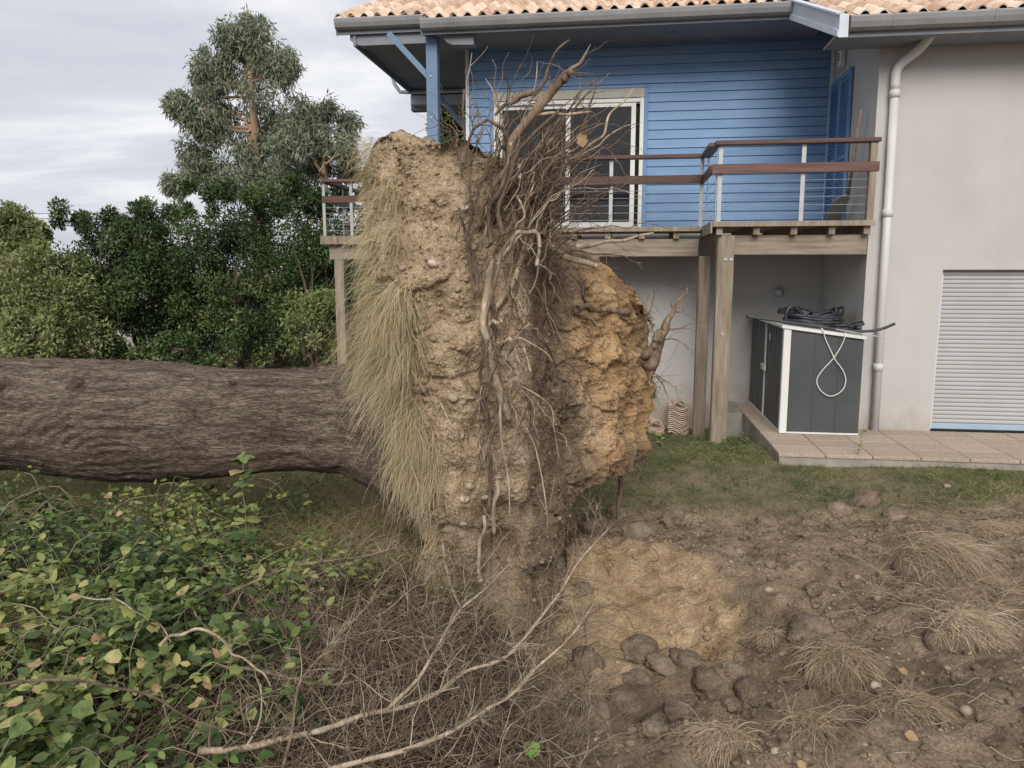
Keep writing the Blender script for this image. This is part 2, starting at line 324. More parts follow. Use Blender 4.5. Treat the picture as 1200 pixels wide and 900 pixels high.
mBlueGrey = M('blue_grey_soffit', [(.3, (.20, .22, .255)), (.7, (.25, .27, .305))], scale=2, rough=.8)
mBluePost = M('grey_blue_post', [(.3, (.13, .205, .32)), (.7, (.17, .25, .37))], scale=3, rough=.6)
mPale = M('pale_trim', [(.3, (.52, .58, .66)), (.7, (.62, .67, .73))], scale=4, rough=.6)
mGutter = M('grey_zinc_gutter', [(.3, (.20, .205, .215)), (.7, (.27, .275, .285))], scale=3, rough=.5, spec=.4)
mGutterL = M('pale_gutter', [(.3, (.50, .55, .62)), (.7, (.58, .63, .70))], scale=3, rough=.5)
mTile = M('terracotta_tile', [(.2, (.42, .285, .21)), (.45, (.58, .43, .33)), (.62, (.66, .53, .42)), (.85, (.74, .64, .54))], scale=6, rand=.5, bump=.25, bscale=60, bdist=.004, rough=.9)
mTileS = M('terracotta_tile_stack', [(.2, (.44, .31, .235)), (.8, (.62, .5, .41))], scale=8, rand=.4, rough=.95)
mWhite = M('white_frame', [(.3, (.62, .635, .63)), (.7, (.69, .70, .69))], scale=4, rough=.4, spec=.4)
mBeige = M('beige_lintel', [(.3, (.36, .35, .31)), (.7, (.44, .43, .39))], scale=4, rough=.7)
mGlass = M('dark_glass', [(.3, (.012, .014, .016)), (.7, (.02, .022, .025))], scale=1, rough=.02, spec=.4)
mDark = M('dark_void', [(.3, (.015, .015, .016)), (.7, (.03, .03, .03))], scale=2)
mWood = M('weathered_wood', [(.25, (.13, .105, .08)), (.5, (.24, .20, .155)), (.75, (.35, .305, .25))], scale=3, detail=9, stretch=(6, 6, .6), rough=.9, bump=.35, bscale=12, bdist=.006, rand=.15)
mWoodH = M('weathered_wood_beam', [(.25, (.15, .125, .095)), (.5, (.26, .22, .175)), (.75, (.36, .315, .26))], scale=3, detail=9, stretch=(.6, 3, 8), rough=.9, bump=.35, bscale=10, bdist=.006, rand=.15)
mRail = M('stained_hardwood', [(.25, (.05, .022, .018)), (.5, (.095, .045, .036)), (.78, (.17, .085, .065))], scale=3, stretch=(.5, 2, 9), rough=.5, spec=.4, rand=.2)
mSteel = M('grey_steel', [(.3, (.36, .37, .38)), (.7, (.45, .46, .47))], scale=8, rough=.45, metal=.3)
mPipe = M('white_pvc', [(.3, (.54, .545, .54)), (.7, (.61, .612, .605))], scale=2, rough=.4)
mSlat = M('shutter_slats', [(.3, (.38, .384, .39)), (.7, (.44, .443, .447))], scale=1.4, rough=.45)
mShed = M('charcoal_metal', [(.3, (.045, .05, .055)), (.7, (.07, .076, .082))], scale=1.5, rough=.5, spec=.4)
mBlack = M('black_rubber', [(.3, (.015, .018, .024)), (.7, (.04, .046, .056))], scale=6, rough=.4, spec=.5)
mPlank = M('dark_plank', [(.3, (.05, .048, .05)), (.7, (.09, .085, .085))], scale=4)
mCord = M('white_cord', [(.3, (.6, .6, .58)), (.7, (.72, .72, .7))], scale=6)
mPaver = M('washed_gravel_paver', [(.2, (.20, .15, .115)), (.42, (.34, .265, .21)), (.55, (.43, .35, .285)), (.75, (.58, .51, .44))], scale=55, detail=3, nrough=.8, rough=.95, bump=.5, bscale=60, bdist=.006, rand=.08)
mConc = M('concrete', [(.25, (.20, .185, .165)), (.5, (.30, .28, .25)), (.75, (.38, .355, .32))], scale=3, detail=8, bump=.3, bscale=40, bdist=.006)
mBrown = M('brown_leaf', [(.3, (.26, .16, .09)), (.7, (.46, .33, .2))], scale=9, rand=.3, trans=.15)
mGreenLeaf = M('bright_leaf', [(.3, (.16, .34, .06)), (.7, (.28, .5, .11))], scale=9, trans=.3, rough=.5)
mWire = M('cable_black', [(.3, (.05, .05, .05)), (.7, (.07, .07, .07))])

# ------------------------------------------------------------------ ground
GC = np.array([
 (1.2, 8.3, -.1), (3, 8.1, .0), (4.5, 8, .03), (6, 8, .05), (2.6, 8.6, .02), (.8, 10, -.2), (2.4, 11.9, -.35), (0, 12, -.35), (1.7, 9.9, -.12), (4, 12, -.3), (9, 8, -.05), (-3, 9, -.05), (-6, 9, 0), (-2, 7.2, .02), (-4, 6.4, .08), (-6, 6, .1), (-4, 13, -.1), (-9, 13, -.1), (-12, 18, -.1), (-4, 20, -.1),
 (1, 7.25, -.11), (2.2, 7.2, -.1), (3.4, 7.3, -.06), (5, 6.6, .05), (2.5, 5.6, -.04), (3.4, 5.2, .1), (4.6, 5, .15), (1.9, 5.1, -.08), (2.6, 4.4, .08), (1.8, 4.2, -.02), (3, 3.9, .2), (2.4, 3.1, .22), (1.5, 3.0, .15), (.7, 2.8, .15), (4, 3, .3), (6, 4, .3),
 (1.0, 4.3, -.46), (.66, 4.25, -.42), (1.35, 4.2, -.38), (.45, 4.7, -.3), (.8, 3.95, -.3), (1.1, 3.72, -.08), (.9, 6.0, -.02), (1.25, 5.9, -.02), (1.1, 5.2, -.22), (.75, 5.05, -.28), (1.0, 4.8, -.40), (.8, 6.6, -.26), (1.4, 6.3, -.08), (1.7, 5.5, -.05),
 (-.5, 4.5, .1), (-.9, 4.2, .15), (-1.2, 3.5, .22), (-2, 3, .25), (-3, 4, .18), (-.3, 3.2, .15), (0, 2.5, .22), (-1.5, 5, .1), (-4, 3, .25), (0, 0, .4), (3, 0, .45), (-3, 0, .45), (0, 5.5, -.2), (-.3, 3.9, .06), (.1, 3.6, .0)])
def ground_h(x, y, fine=True):
    x = np.asarray(x, float); y = np.asarray(y, float); sh = x.shape; x = x.ravel(); y = y.ravel()
    num = np.zeros_like(x); den = np.zeros_like(x)
    for cx, cy, h in GC:
        ww = 1 / ((x - cx) ** 2 + (y - cy) ** 2 + .06) ** 2; num += ww * h; den += ww
    h = num / den
    if fine:
        P = np.stack([x, y, 0 * x], 1); dist = np.hypot(x - 1, y - 4.5); near = 1 - sstep(6, 14, dist)
        lw = lawn_mask(x, y)
        soil = (1 - lw) * near
        h = h - .09 * (1 - lw) * sstep(5.5, 7, y) * (x > .2) * near
        h = h + soil * (.065 * fbm(P * 2.3, 4, 5) + .012 * fbm(P * 17, 3, 6, ridged=True) + .05 * np.maximum(fbm(P * 6, 4, 9, ridged=True), -.2)) + near * .02 * fbm(P * 3, 3, 3)
        f1, f2 = worley(P * np.array([5.5, 5.5, 1]), 31); h = h + soil * .06 * np.clip(.62 - f1, 0, 1) * (fbm(P * .9, 2, 41) > -.25)
        f1, f2 = worley(P * np.array([15, 15, 1]), 37); h = h + soil * .02 * np.clip(.6 - f1, 0, 1)
    return h.reshape(sh)
def lawn_mask(x, y):
    P = np.stack([x, y, 0 * x], 1)
    n = .38 * fbm(P * 1.3, 4, 71) + .12 * fbm(P * 6, 2, 75)
    edge = 7.15 - .25 * sstep(2.2, 4, x) + n
    right = sstep(-.15, .15, y - edge)
    left = sstep(-.2, .25, (y - (5.25 + n)) ) * (x < -.1) + 0
    return np.where(x > .1, right, np.maximum(left, 0)) * (1 - .75 * sstep(.0, .5, fbm(P * .9, 3, 81)) * (x > .1) * (1 - sstep(8, 9, y)))
def axis(a, b, st, lo, hi, g=1.22):
    m = list(np.arange(a, b, st)); s = st; p = b
    up = []
    while p < hi: up.append(p); s *= g; p += s
    up.append(hi); s = st; p = a - st; dn = []
    while p > lo: dn.append(p); s *= g; p -= s
    dn.append(lo)
    return np.array(dn[::-1] + m + up)
gx = axis(-4.2, 5.2, .027, -500, 500); gy = axis(1.7, 8.3, .027, -300, 700)
GX, GY = np.meshgrid(gx, gy); nx, ny = len(gx), len(gy)
GZ = ground_h(GX, GY)
ii = (np.arange(ny - 1)[:, None] * nx + np.arange(nx - 1)[None, :]); GF = np.stack([ii, ii + 1, ii + nx + 1, ii + nx], -1).reshape(-1, 4)
px, py = GX.ravel(), GY.ravel(); PP = np.stack([px, py, 0 * px], 1)
a_l = lawn_mask(px, py)
s_n = .62 * fbm(PP * 1.9, 5, 91, gain=.62)
d_s = np.sqrt(((px - .98) / .74) ** 2 + ((py - 5.4) / .85) ** 2)
d_s2 = np.sqrt(((px - .42) / .42) ** 2 + ((py - 4.6) / .5) ** 2)
a_s = np.clip(np.maximum(1 - sstep(.82, 1.02, d_s + s_n), .85 * (1 - sstep(.8, 1.1, d_s2 + s_n))), 0, 1) * (1 - a_l)
a_t = (1 - sstep(-.15, .35, px + .3 * fbm(PP * 1.7, 3, 95))) * (1 - a_l) * (1 - a_s)
ground = mesh_np('ground', np.stack([px, py, GZ.ravel()], 1), GF, mGround, smooth=True, attrs={'lawn': a_l, 'sand': a_s, 'litter': a_t})
tag(ground, kind='structure')
def gz(x, y): return float(ground_h(np.array([x]), np.array([y]))[0])

# ------------------------------------------------------------------ the house (local frame: x along the front, y into the house)
HO = (4.43, 9.70); HYAW = R(-8)
HA = np.array((math.cos(HYAW), math.sin(HYAW))); HB = np.array((-math.sin(HYAW), math.cos(HYAW)))
def hw(x, y, z): p = np.array(HO) + HA * x + HB * y; return (p[0], p[1], z)
house = empty('house', (HO[0], HO[1], 0), HYAW, label='white and blue two-storey house with a tiled roof and a wooden balcony', cat='house')
TB = 2.1; ZD = 2.76; SL = .43
def zroof(t): return 4.97 + SL * (t + .6)
# walls
wall = B('wall', mRender, house, (0, .90, .02, .27, -.6, 4.93), (.90, 3.3, .02, .27, 2.17, 4.93), (3.3, 6.5, .02, .27, -.6, 4.93),
         (0, .25, .27, 2.3, -.6, 4.95), (-3.95, 0, TB, TB + .25, -.6, .85), (-3.95, 0, TB, TB + .25, 1.72, 2.755), (-2.85, 0, TB, TB + .25, .85, 1.72), (-5.5, -3.95, TB, TB + .25, -.6, 2.755), (-5.5, -5.25, TB + .251, 8.5, -.6, 2.755))
MB().hexa([(0, .02, 4.951), (.25, .02, 4.951), (.25, 2.3, 4.951), (0, 2.3, 4.951), (0, .02, 4.97 + .43 * .62 - .135), (.25, .02, 4.97 + .43 * .62 - .135), (.25, 2.3, 4.97 + .43 * 2.9 - .135), (0, 2.3, 4.97 + .43 * 2.9 - .135)]).build('wall', mRender, house)
B('corner_bead', mRender, house, (-.004, .012, .008, .02, .2, 4.9))
lw = B('window', mWhite, house, (-3.95, -2.85, TB + .06, TB + .1, .85, .9), (-3.95, -2.85, TB + .06, TB + .1, 1.67, 1.72), (-2.9, -2.85, TB + .06, TB + .1, .9, 1.67), (-3.95, -3.9, TB + .06, TB + .1, .9, 1.67))
B('pane', mGlass, lw, (-3.9, -2.9, TB + .075, TB + .085, .9, 1.67))
# blue clad upper storey
sid = B('siding', mBlueP, house, (-5.5, -5.06, TB + .03, TB + .2, 2.77, 5.75), (-2.74, -.004, TB + .03, TB + .2, 2.77, 5.75), (-5.06, -2.74, TB + .03, TB + .2, 4.9, 5.75))
bh = .136; k = 0; bcache = {}
def board(x0, x1, z0):
    key = (round(x0, 3), round(x1, 3))
    if key not in bcache:
        b = MB(); b.prism([(0.0, 0), (.024, 0), (.024, bh - .012), (.012, bh - .012)], 0, x0, x1)   # lapped: thicker at the foot
        V = [(v[0], TB + .03 - v[1] if False else TB + .006 + v[1], v[2]) for v in b.V]; b.V = V
        o = b.build('board', mBlue, sid); bcache[key] = o; o.location = (0, 0, z0); return o
    return inst(bcache[key], sid, (0, 0, z0))
z = 2.79
while z < 5.66:
    if z + bh < 4.93:
        board(-5.44, -5.12, z); board(-2.68, -.06, z)
    else:
        board(-5.44, -2.3, z); board(-2.297, -.06, z)
    z += bh
B('corner_trim', mPale, house, (-5.5, -5.445, TB - .012, TB + .03, 2.77, 5.7)); B('corner_trim', mPale, house, (-.058, -.006, TB - .006, TB + .03, 2.77, 5.6))
B('side_wall', mBlueP, house, (-5.5, -5.3, TB + .2, 8.5, 2.77, 5.75))
# sliding glass door
door = B('glass_door', mWhite, house, (-5.06, -5.0, TB - .01, TB + .1, 2.79, 4.76), (-2.8, -2.74, TB - .01, TB + .1, 2.79, 4.76), (-5.0, -2.8, TB + .0, TB + .1, 2.79, 2.84), (-5.0, -2.8, TB + .0, TB + .1, 4.70, 4.76), bevel=.004)
B('lintel', mBeige, door, (-5.06, -2.74, TB - .02, TB + .1, 4.765, 4.9))
B('trim', mBlueP, door, (-5.118, -5.062, TB - .02, TB + .03, 2.79, 4.92), (-2.738, -2.682, TB - .02, TB + .03, 2.79, 4.92), (-5.118, -2.682, TB - .03, TB + .03, 4.902, 4.93))
for x0, x1, dy in ((-5.0, -3.86, .05), (-3.93, -2.86, .02)):
    B('leaf_frame', mWhite, door, (x0, x0 + .07, TB + dy, TB + dy + .03, 2.841, 4.699), (x1 - .07, x1, TB + dy, TB + dy + .03, 2.841, 4.699), (x0 + .07, x1 - .07, TB + dy, TB + dy + .03, 2.841, 2.91), (x0 + .07, x1 - .07, TB + dy, TB + dy + .03, 4.64, 4.699), bevel=.003)
    B('pane', mGlass, door, (x0 + .07, x1 - .07, TB + dy + .012, TB + dy + .02, 2.91, 4.64))
B('door_backing', mDark, door, (-5.0, -2.8, TB + .11, TB + .14, 2.84, 4.70))
# louvred shutter folded on the return wall
sh = B('shutter', mBlueP, house, *[(-.05, -.012, y0, y0 + .055, 2.80, 4.86) for y0 in (1.08, 1.53, 1.60, 2.03)], *[(-.05, -.012, y0 + .055, y1, z0, z0 + .07) for y0, y1 in ((1.08, 1.53), (1.60, 2.03)) for z0 in (2.80, 3.68, 4.79)], (-.03, -.012, 1.135, 1.53, 2.87, 4.79), (-.03, -.012, 1.655, 2.03, 2.87, 4.79), bevel=.003)
lv = MB()
for y0, y1 in ((1.135, 1.53), (1.655, 2.03)):
    z = 2.885
    while z < 4.76:
        if not 3.66 < z < 3.74: lv.prism([(-.047, z), (-.03, z + .03), (-.024, z + .03), (-.041, z)], 1, y0 + .002, y1 - .002) if False else lv.hexa([(-.05, y0 + .002, z), (-.042, y0 + .002, z), (-.042, y1 - .002, z), (-.05, y1 - .002, z), (-.034, y0 + .002, z + .028), (-.026, y0 + .002, z + .028), (-.026, y1 - .002, z + .028), (-.034, y1 - .002, z + .028)])
        z += .04
tag(lv.build('louvre', mBlueP, sh), kind='stuff')
# small sounder box and its cable cover on the return wall
al = MB(); al.box(-.09, -.008, 1.5, 1.63, 4.97, 5.2); al = al.build('alarm_box', mWhite, house, bevel=.012)
MB().tube([(-.04, 1.57, 5.2), (-.04, 1.57, 5.45)], .02, 8).build('conduit', mWhite, al)
g_ = MB()
for zz in (5.06, 5.1, 5.14): g_.box(-.096, -.0905, 1.53, 1.6, zz, zz + .015)
g_.build('grille', mDark, al)
# round wall lamp under the balcony
lm = MB(); lm.tube([(-.64, TB, 1.83), (-.64, TB - .03, 1.83)], .1, 20); lmp = lm.build('wall_lamp', mSteel, house, smooth=False)
MB().tube([(-.64, TB - .031, 1.83), (-.64, TB - .07, 1.83), (-.64, TB - .085, 1.83)], [.08, .07, .03], 20).build('lamp_cover', mSteel, lmp, smooth=True)
# garage roller shutter
gr = B('garage_shutter', mGutterL, house, (.90, .945, .10, .16, .15, 2.17)); B('guide_rail', mGutterL, gr, (3.255, 3.3, .10, .16, .15, 2.17))
B('bottom_bar', M('shutter_bar', [(.3, (.30, .40, .53)), (.7, (.36, .46, .58))], scale=3, rough=.5), gr, (.945, 3.255, .11, .15, .15, .225), bevel=.006)
s_ = MB(); zz = .228
while zz < 2.16:
    s_.prism([(.15, zz), (.118, zz), (.108, zz + .014), (.108, zz + .036), (.118, zz + .05), (.15, zz + .05)], 0, .946, 3.254); zz += .0535
tag(s_.build('slat', mSlat, gr), kind='stuff')
B('door_backing', mDark, gr, (.91, 3.29, .17, .2, .15, 2.17))
# downpipe
dp = MB().tube(resample([(.44, -.38, 4.93), (.43, -.36, 4.84), (.36, -.2, 4.72), (.22, -.08, 4.6), (.17, -.06, 4.5), (.17, -.06, 4.3)], 14), .055, 14)
dp.tube([(.17, -.06, 4.3), (.205, -.06, .13)], .05, 14); dpo = dp.build('downpipe', mPipe, house, smooth=True)
for zz, xx in ((4.3, .17), (2.9, .182), (1.0, .198)):
    MB().tube([(xx, -.06, zz), (xx, -.06, zz - .09)], .06, 14).build('collar', mPipe, dpo, smooth=True)
# eaves, soffits and gutters
def soffit(x0, x1, ta, tb, za, zb, th=.03):
    return MB().hexa([(x0, ta, za), (x1, ta, za), (x1, tb, zb), (x0, tb, zb), (x0, ta, za + th), (x1, ta, za + th), (x1, tb, zb + th), (x0, tb, zb + th)])
rf = soffit(-5.95, -.625, 1.12, 7.0, zroof(1.12) - .13, zroof(7.0) - .13, .10)
rf.hexa([(-7.40, 1.62, zroof(1.62) - .13), (-5.952, 1.62, zroof(1.62) - .13), (-5.952, 7.0, zroof(7) - .13), (-7.40, 7.0, zroof(7) - .13), (-7.40, 1.62, zroof(1.62) - .03), (-5.952, 1.62, zroof(1.62) - .03), (-5.952, 7, zroof(7) - .03), (-7.40, 7, zroof(7) - .03)])
rf.hexa([(-.622, -.55, zroof(-.55) - .13), (6.8, -.55, zroof(-.55) - .13), (6.8, 7, zroof(7) - .13), (-.622, 7, zroof(7) - .13), (-.622, -.55, zroof(-.55) - .03), (6.8, -.55, zroof(-.55) - .03), (6.8, 7, zroof(7) - .03), (-.622, 7, zroof(7) - .03)])
rf.hexa([(-7.40, 7.001, zroof(7) - .13), (6.8, 7.001, zroof(7) - .13), (6.8, 9.2, zroof(7) - 1.1), (-7.4, 9.2, zroof(7) - 1.1), (-7.40, 7.001, zroof(7) - .03), (6.8, 7.001, zroof(7) - .03), (6.8, 9.2, zroof(7) - 1.0), (-7.4, 9.2, zroof(7) - 1.0)])
roof = rf.build('roof', mBlueGrey, house)
B('soffit', mBlueGrey, house, (-5.95, -.3, 1.15, TB + .03, 5.55, 5.58), (-.3, .06, .99, TB, 4.97, 5.0) if False else (-.66, 6.7, -.5, .019, 4.80, 4.83))
B('fascia', mBlueGrey, house, (-5.95, -.75, 1.10, 1.125, 5.50, 5.64), (-7.40, -5.952, 1.60, 1.625, 5.70, 5.85), (-.55, 6.7, -.57, -.545, 4.78, 4.9))
def gutter(x0, x1, t, zt, name='gutter', m=mGutter):
    prof = [(t + .0, zt), (t - .115, zt), (t - .125, zt - .02), (t - .115, zt - .07), (t - .09, zt - .125), (t - .05, zt - .15), (t, zt - .15)]
    o = MB().prism(prof, 0, x0, x1).build(name, m, house)
    for xx in np.arange(x0 + .45, x1, 1.05):
        MB().prism([(a - .004 if a < t - .01 else a, b + (.006 if b > zt - .03 else -.004)) for a, b in prof], 0, xx, xx + .03).build('joint', m, o)
    return o
gutter(-5.93, -.77, 1.09, 5.69); gutter(-7.38, -5.955, 1.59, 5.905); gutter(-.545, 6.7, -.58, 4.985)
# sloping verge between the two eaves
vg = MB().hexa([(-.86, 1.08, 5.48), (-.74, 1.08, 5.48), (-.56, -.66, 4.76), (-.66, -.66, 4.76), (-.86, 1.08, 5.73), (-.74, 1.08, 5.73), (-.56, -.66, 5.01), (-.66, -.66, 5.01)])
vgo = vg.build('verge', mGutterL, house)
MB().bar((-.85, 1.07, 5.735), (-.655, -.66, 5.015), .09, .02).build('verge_cap', mPale, vgo)
MB().hexa([(-.876, 1.08, 5.49), (-.862, 1.08, 5.49), (-.662, -.66, 4.77), (-.676, -.66, 4.77), (-.876, 1.08, 5.56), (-.862, 1.08, 5.56), (-.662, -.66, 4.84), (-.676, -.66, 4.84)]).build('moulding', mPale, vgo)
# timbers of the porch at the left end
pr = MB().prism([(-7.2, 5.72), (-7.2, 5.64), (-7.12, 5.60), (-7.08, 5.56), (-7.0, 5.55), (-6.0, 5.55), (-6.0, 5.72)], 1, 1.66, 1.84); pr.build('eave_beam', mBlueGrey, house)
MB().prism([(-5.75, 5.53), (-5.66, 5.50), (-5.6, 5.42), (-5.5, 5.38), (-5.2, 5.37), (-5.2, 5.53)], 1, 1.2, 1.4).build('eave_beam', mBlueGrey, house)
B('eave_beam', mGutterL, house, (-7.15, -5.5, 4.9, 5.1, 5.36, 5.52))
B('eave_beam', mBlueGrey, house, (-7.2, -5.5, 5.11, 5.3, 5.28, 5.62))
B('porch_ceiling', mBlueGrey, house, (-7.1, -5.505, 1.85, 5.3, 5.625, 5.65), (-7.14, -7.1, 1.63, 5.3, 5.54, 5.75))
MB().tube(resample([(-7.45, 4.8, 6.1), (-7.47, 4.8, 5.9), (-7.45, 4.8, 5.75), (-7.36, 4.8, 5.62), (-7.2, 4.8, 5.56), (-6.0, 4.8, 5.56)], 16), .035, 8).build('drain_pipe', mGutterL, house, smooth=True)
po = B('porch_post', mBluePost, house, (-5.93, -5.76, 1.30, 1.46, ZD, 5.55), bevel=.008)
for zz in (4.98, 4.4): MB().tube([(-5.86, 1.298, zz), (-5.86, 1.288, zz)], .014, 10).build('bolt', mSteel, po)
MB().bar((-5.9, 1.38, 4.98), (-6.5, 1.38, 5.62), .08, .1, (0, 1, 0)).build('brace', mBluePost, po)
po2 = B('porch_post', mBluePost, house, (-5.72, -5.58, 3.2, 3.34, ZD, 5.9), bevel=.008)
MB().bar((-5.72, 3.27, 4.55), (-6.5, 3.27, 5.5), .08, .1, (0, 1, 0)).build('brace', mBluePost, po2)
# roof tiles
NP = 13; TWD = .205; TLN = .40; EXP = .335
xs = np.linspace(0, TWD * 1.06, NP); prof = np.where(xs / TWD < .62, .055 * np.sin(np.pi * np.clip(xs / TWD / .62, 0, 1)), -.016 * np.sin(np.pi * (xs / TWD - .62) / .44))
ct, st_ = math.cos(math.atan(SL)), math.sin(math.atan(SL))
tv = MB()
Vt = [(x, 0, p) for x, p in zip(xs, prof)] + [(x, TLN, p - .0) for x, p in zip(xs, prof)] + [(x, 0, p - .016) for x, p in zip(xs, prof)]
Ft = [(i, i + 1, NP + i + 1, NP + i) for i in range(NP - 1)] + [(2 * NP + i, 2 * NP + i + 1, i + 1, i) for i in range(NP - 1)]
tv.add(Vt, Ft); tile_me = tv.mesh('tile'); tile_me.materials.append(mTile)
for p in tile_me.polygons: p.use_smooth = p.index < NP - 1
tilt = math.atan(SL) - .035
far = []; Vt = np.array(Vt)
def tile_field(x0, x1, t0, single_rows, tmax=6.9):
    r = 0
    while True:
        s = r * EXP; t = t0 - .06 + s * ct; zz = zroof(t0 - .06) + .045 + s * st_
        if t > tmax: break
        x = x0
        while x + TWD <= x1 + .05:
            jr = random.uniform(-.006, .006)
            if r < single_rows:
                o = bpy.data.objects.new('tile', tile_me); COL.objects.link(o); o.parent = roof
                o.location = (x + jr, t + random.uniform(-.008, .008), zz); o.rotation_euler = (tilt + random.uniform(-.01, .01), 0, random.uniform(-.012, .012))
            else: far.append((x + jr, t, zz))
            x += TWD
        r += 1
tile_field(-5.93, -.82, 1.10, 4); tile_field(-7.4, -5.95, 1.60, 6); tile_field(-.66, 2.3, -.58, 6)
F0 = len(far); tile_field(2.42, 6.75, -.58, 0)
fa = np.array(far); cT, sT = math.cos(tilt), math.sin(tilt)
Vr = np.stack([Vt[:, 0], Vt[:, 1] * cT - Vt[:, 2] * sT, Vt[:, 1] * sT + Vt[:, 2] * cT], 1)
VV = (fa[:, None] + Vr[None]).reshape(-1, 3); FF = (np.array(Ft)[None] + (np.arange(len(fa)) * len(Vt))[:, None, None]).reshape(-1, 4)
tag(mesh_np('tile', VV, FF, mTile, roof), kind='stuff')
# balcony (a part of the house; its pieces are sub-parts)
bal = B('balcony', mWoodH, house, (-1.83, -.02, -.02, .12, 2.36, 2.60), (-5.95, -1.97, .98, 1.10, 2.36, 2.60), (-8.2, -5.72, 3.1, 3.22, 2.36, 2.6))
def deckbox(name, mat, *b, bevel=.003): return B(name, mat, bal, *b, bevel=bevel)
dbm = {}
def deckboards(x0, x1, t0, t1):
    t = t0; L = x1 - x0
    while t + .138 < t1 + .01:
        key = round(L, 2)
        if key not in dbm: dbm[key] = B('deck_board', mWoodH, bal, (0, L, 0, .138, 0, .035)); dbm[key].location = (x0, t, 2.722)
        else: inst(dbm[key], bal, (x0, t, 2.722))
        t += .144
deckboards(-1.90, .0, -.16, .86); deckboards(-5.72, .0, .88, 2.09); deckboards(-8.3, -5.722, 3.0, 5.2)
j0 = B('joist', mWood, bal, (0, .075, 0, 2.0, 0, .115)); j0.location = (-1.86, -.13, 2.603)
for x in (-1.41, -.96, -.51, -.10): inst(j0, bal, (x, -.13, 2.603))
j1 = B('joist', mWood, bal, (0, .075, 0, 1.15, 0, .115)); j1.location = (-2.32, .92, 2.603)
for q in range(1, 8): inst(j1, bal, (-2.32 - .475 * q, .92, 2.603))
for q in range(5): inst(j1, bal, (-8.2 + .55 * q, 3.05, 2.603))
for eb in ((-1.915, .01, -.185, -.163, 2.70, 2.765), (-5.72, -1.96, .86, .877, 2.70, 2.765), (-1.94, -1.917, -.185, .877, 2.62, 2.765), (-8.32, -5.72, 2.975, 2.997, 2.62, 2.765)): deckbox('edge_board', mWood, eb)
pst = deckbox('post', mWood, (-1.83, -1.625, -.08, -.022, -.4, 2.598), (-1.83, -1.625, -.02, .10, -.4, 2.358), bevel=.006)
deckbox('post', mWood, (-1.96, -1.80, .90, 1.08, -.5, 2.358), bevel=.006)
p3 = deckbox('post', mWood, (-8.12, -7.95, 3.1, 3.25, -.3, 2.358), bevel=.006)
deckbox('post', mWood, (-5.9, -5.74, 1.0, 1.15, -.5, 2.358), bevel=.006)
for x, zz in ((-1.73, 1.35), (-1.73, 2.3), (-1.66, 2.3)): 
    MB().tube([(x, -.081, zz), (x, -.093, zz)], .022, 6).build('bolt', mSteel, bal)
def rail(a, b, zt, ht, th): return MB().bar((a[0], a[1], zt - ht / 2), (b[0], b[1], zt - ht / 2), th, ht).build('handrail' if ht < .1 else 'guard_rail', mRail, bal, bevel=.004)
TR = -.12
for zt, ht, th in ((3.74, .05, .14), (3.46, .115, .04)):
    o_ = -.035 if ht > .1 else 0
    rail((-1.91 + o_, TR + o_), (.02, TR + o_), zt, ht, th); rail((-1.93 + o_, .92 + o_), (-5.72, .92 + o_), zt, ht, th)
    rail((-1.91 + o_, TR + .073 + o_ * .2), (-1.91 + o_, .985 + o_), zt - .001, ht - .002, th - .004)
    rail((-8.28, 3.04), (-5.74, 3.04), zt, ht, th)
    rail((-8.25, 3.112), (-8.25, 5.1), zt, ht, th)
gp = B('guard_post', mSteel, bal, (-.025, .025, -.006, .006, 0, .93)); gp.location = (-1.84, TR, ZD)
for x, t in ((-1.875, TR + .07), (-1.885, .86), (-1.96, .92), (-.85, TR), (-3.2, .92), (-4.5, .92), (-5.6, .92), (-8.25, 3.04), (-7.75, 3.04), (-7.0, 3.04), (-6.2, 3.04), (-8.25, 4.0)):
    inst(gp, bal, (x, t, ZD), (0, 0, R(90) if t in (TR + .07, .86, 4.0) else 0))
B('end_post', mWood, bal, (-.09, -.01, TR - .045, TR + .045, ZD + .006, 3.688))
for q in range(5):
    zz = ZD + .1 + q * .1
    for a, b in (((-1.84, TR, zz), (-.09, TR, zz)), ((-1.885, TR + .07, zz), (-1.885, .86, zz)), ((-1.96, .92, zz), (-5.6, .92, zz)), ((-8.25, 3.04, zz), (-6.2, 3.04, zz)), ((-8.25, 3.04, zz), (-8.25, 5, zz))):
        MB().tube([a, b], .0035, 4).build('guard_cable', mSteel, bal)

# paved terrace along the wall
ter = B('terrace', mConc, None, (-1.24, 6.5, -1.50, .015, -.5, .10), (-1.24, -.004, .015, TB - .002, -.5, .10), (-1.48, -1.242, 1.12, TB - .002, -.5, .118))
ter.location = (HO[0], HO[1], 0); ter.rotation_euler = (0, 0, HYAW); tag(ter, kind='structure')
pv = MB().box(0, .492, 0, .372, 0, .04).build('paver', mPaver, ter, bevel=.004); pv.location = (-1.25, -1.515, .1)
pvs = [(x, t) for x in np.arange(-1.25, 3.0, .5) for t in (-1.515, -1.135, -.755, -.375)][1:] + [(-1.25, t) for t in (.005, .385, .765, 1.145, 1.525)]
for x, t in pvs:
    if t + .412 > 0.02 and x > -1.3 and x < -1.2: pass
    inst(pv, ter, (x, t, .1 + random.uniform(0, .003)))
pf = B('paving', mPaver, ter, (3.252, 6.5, -1.515, .012, .1, .14))

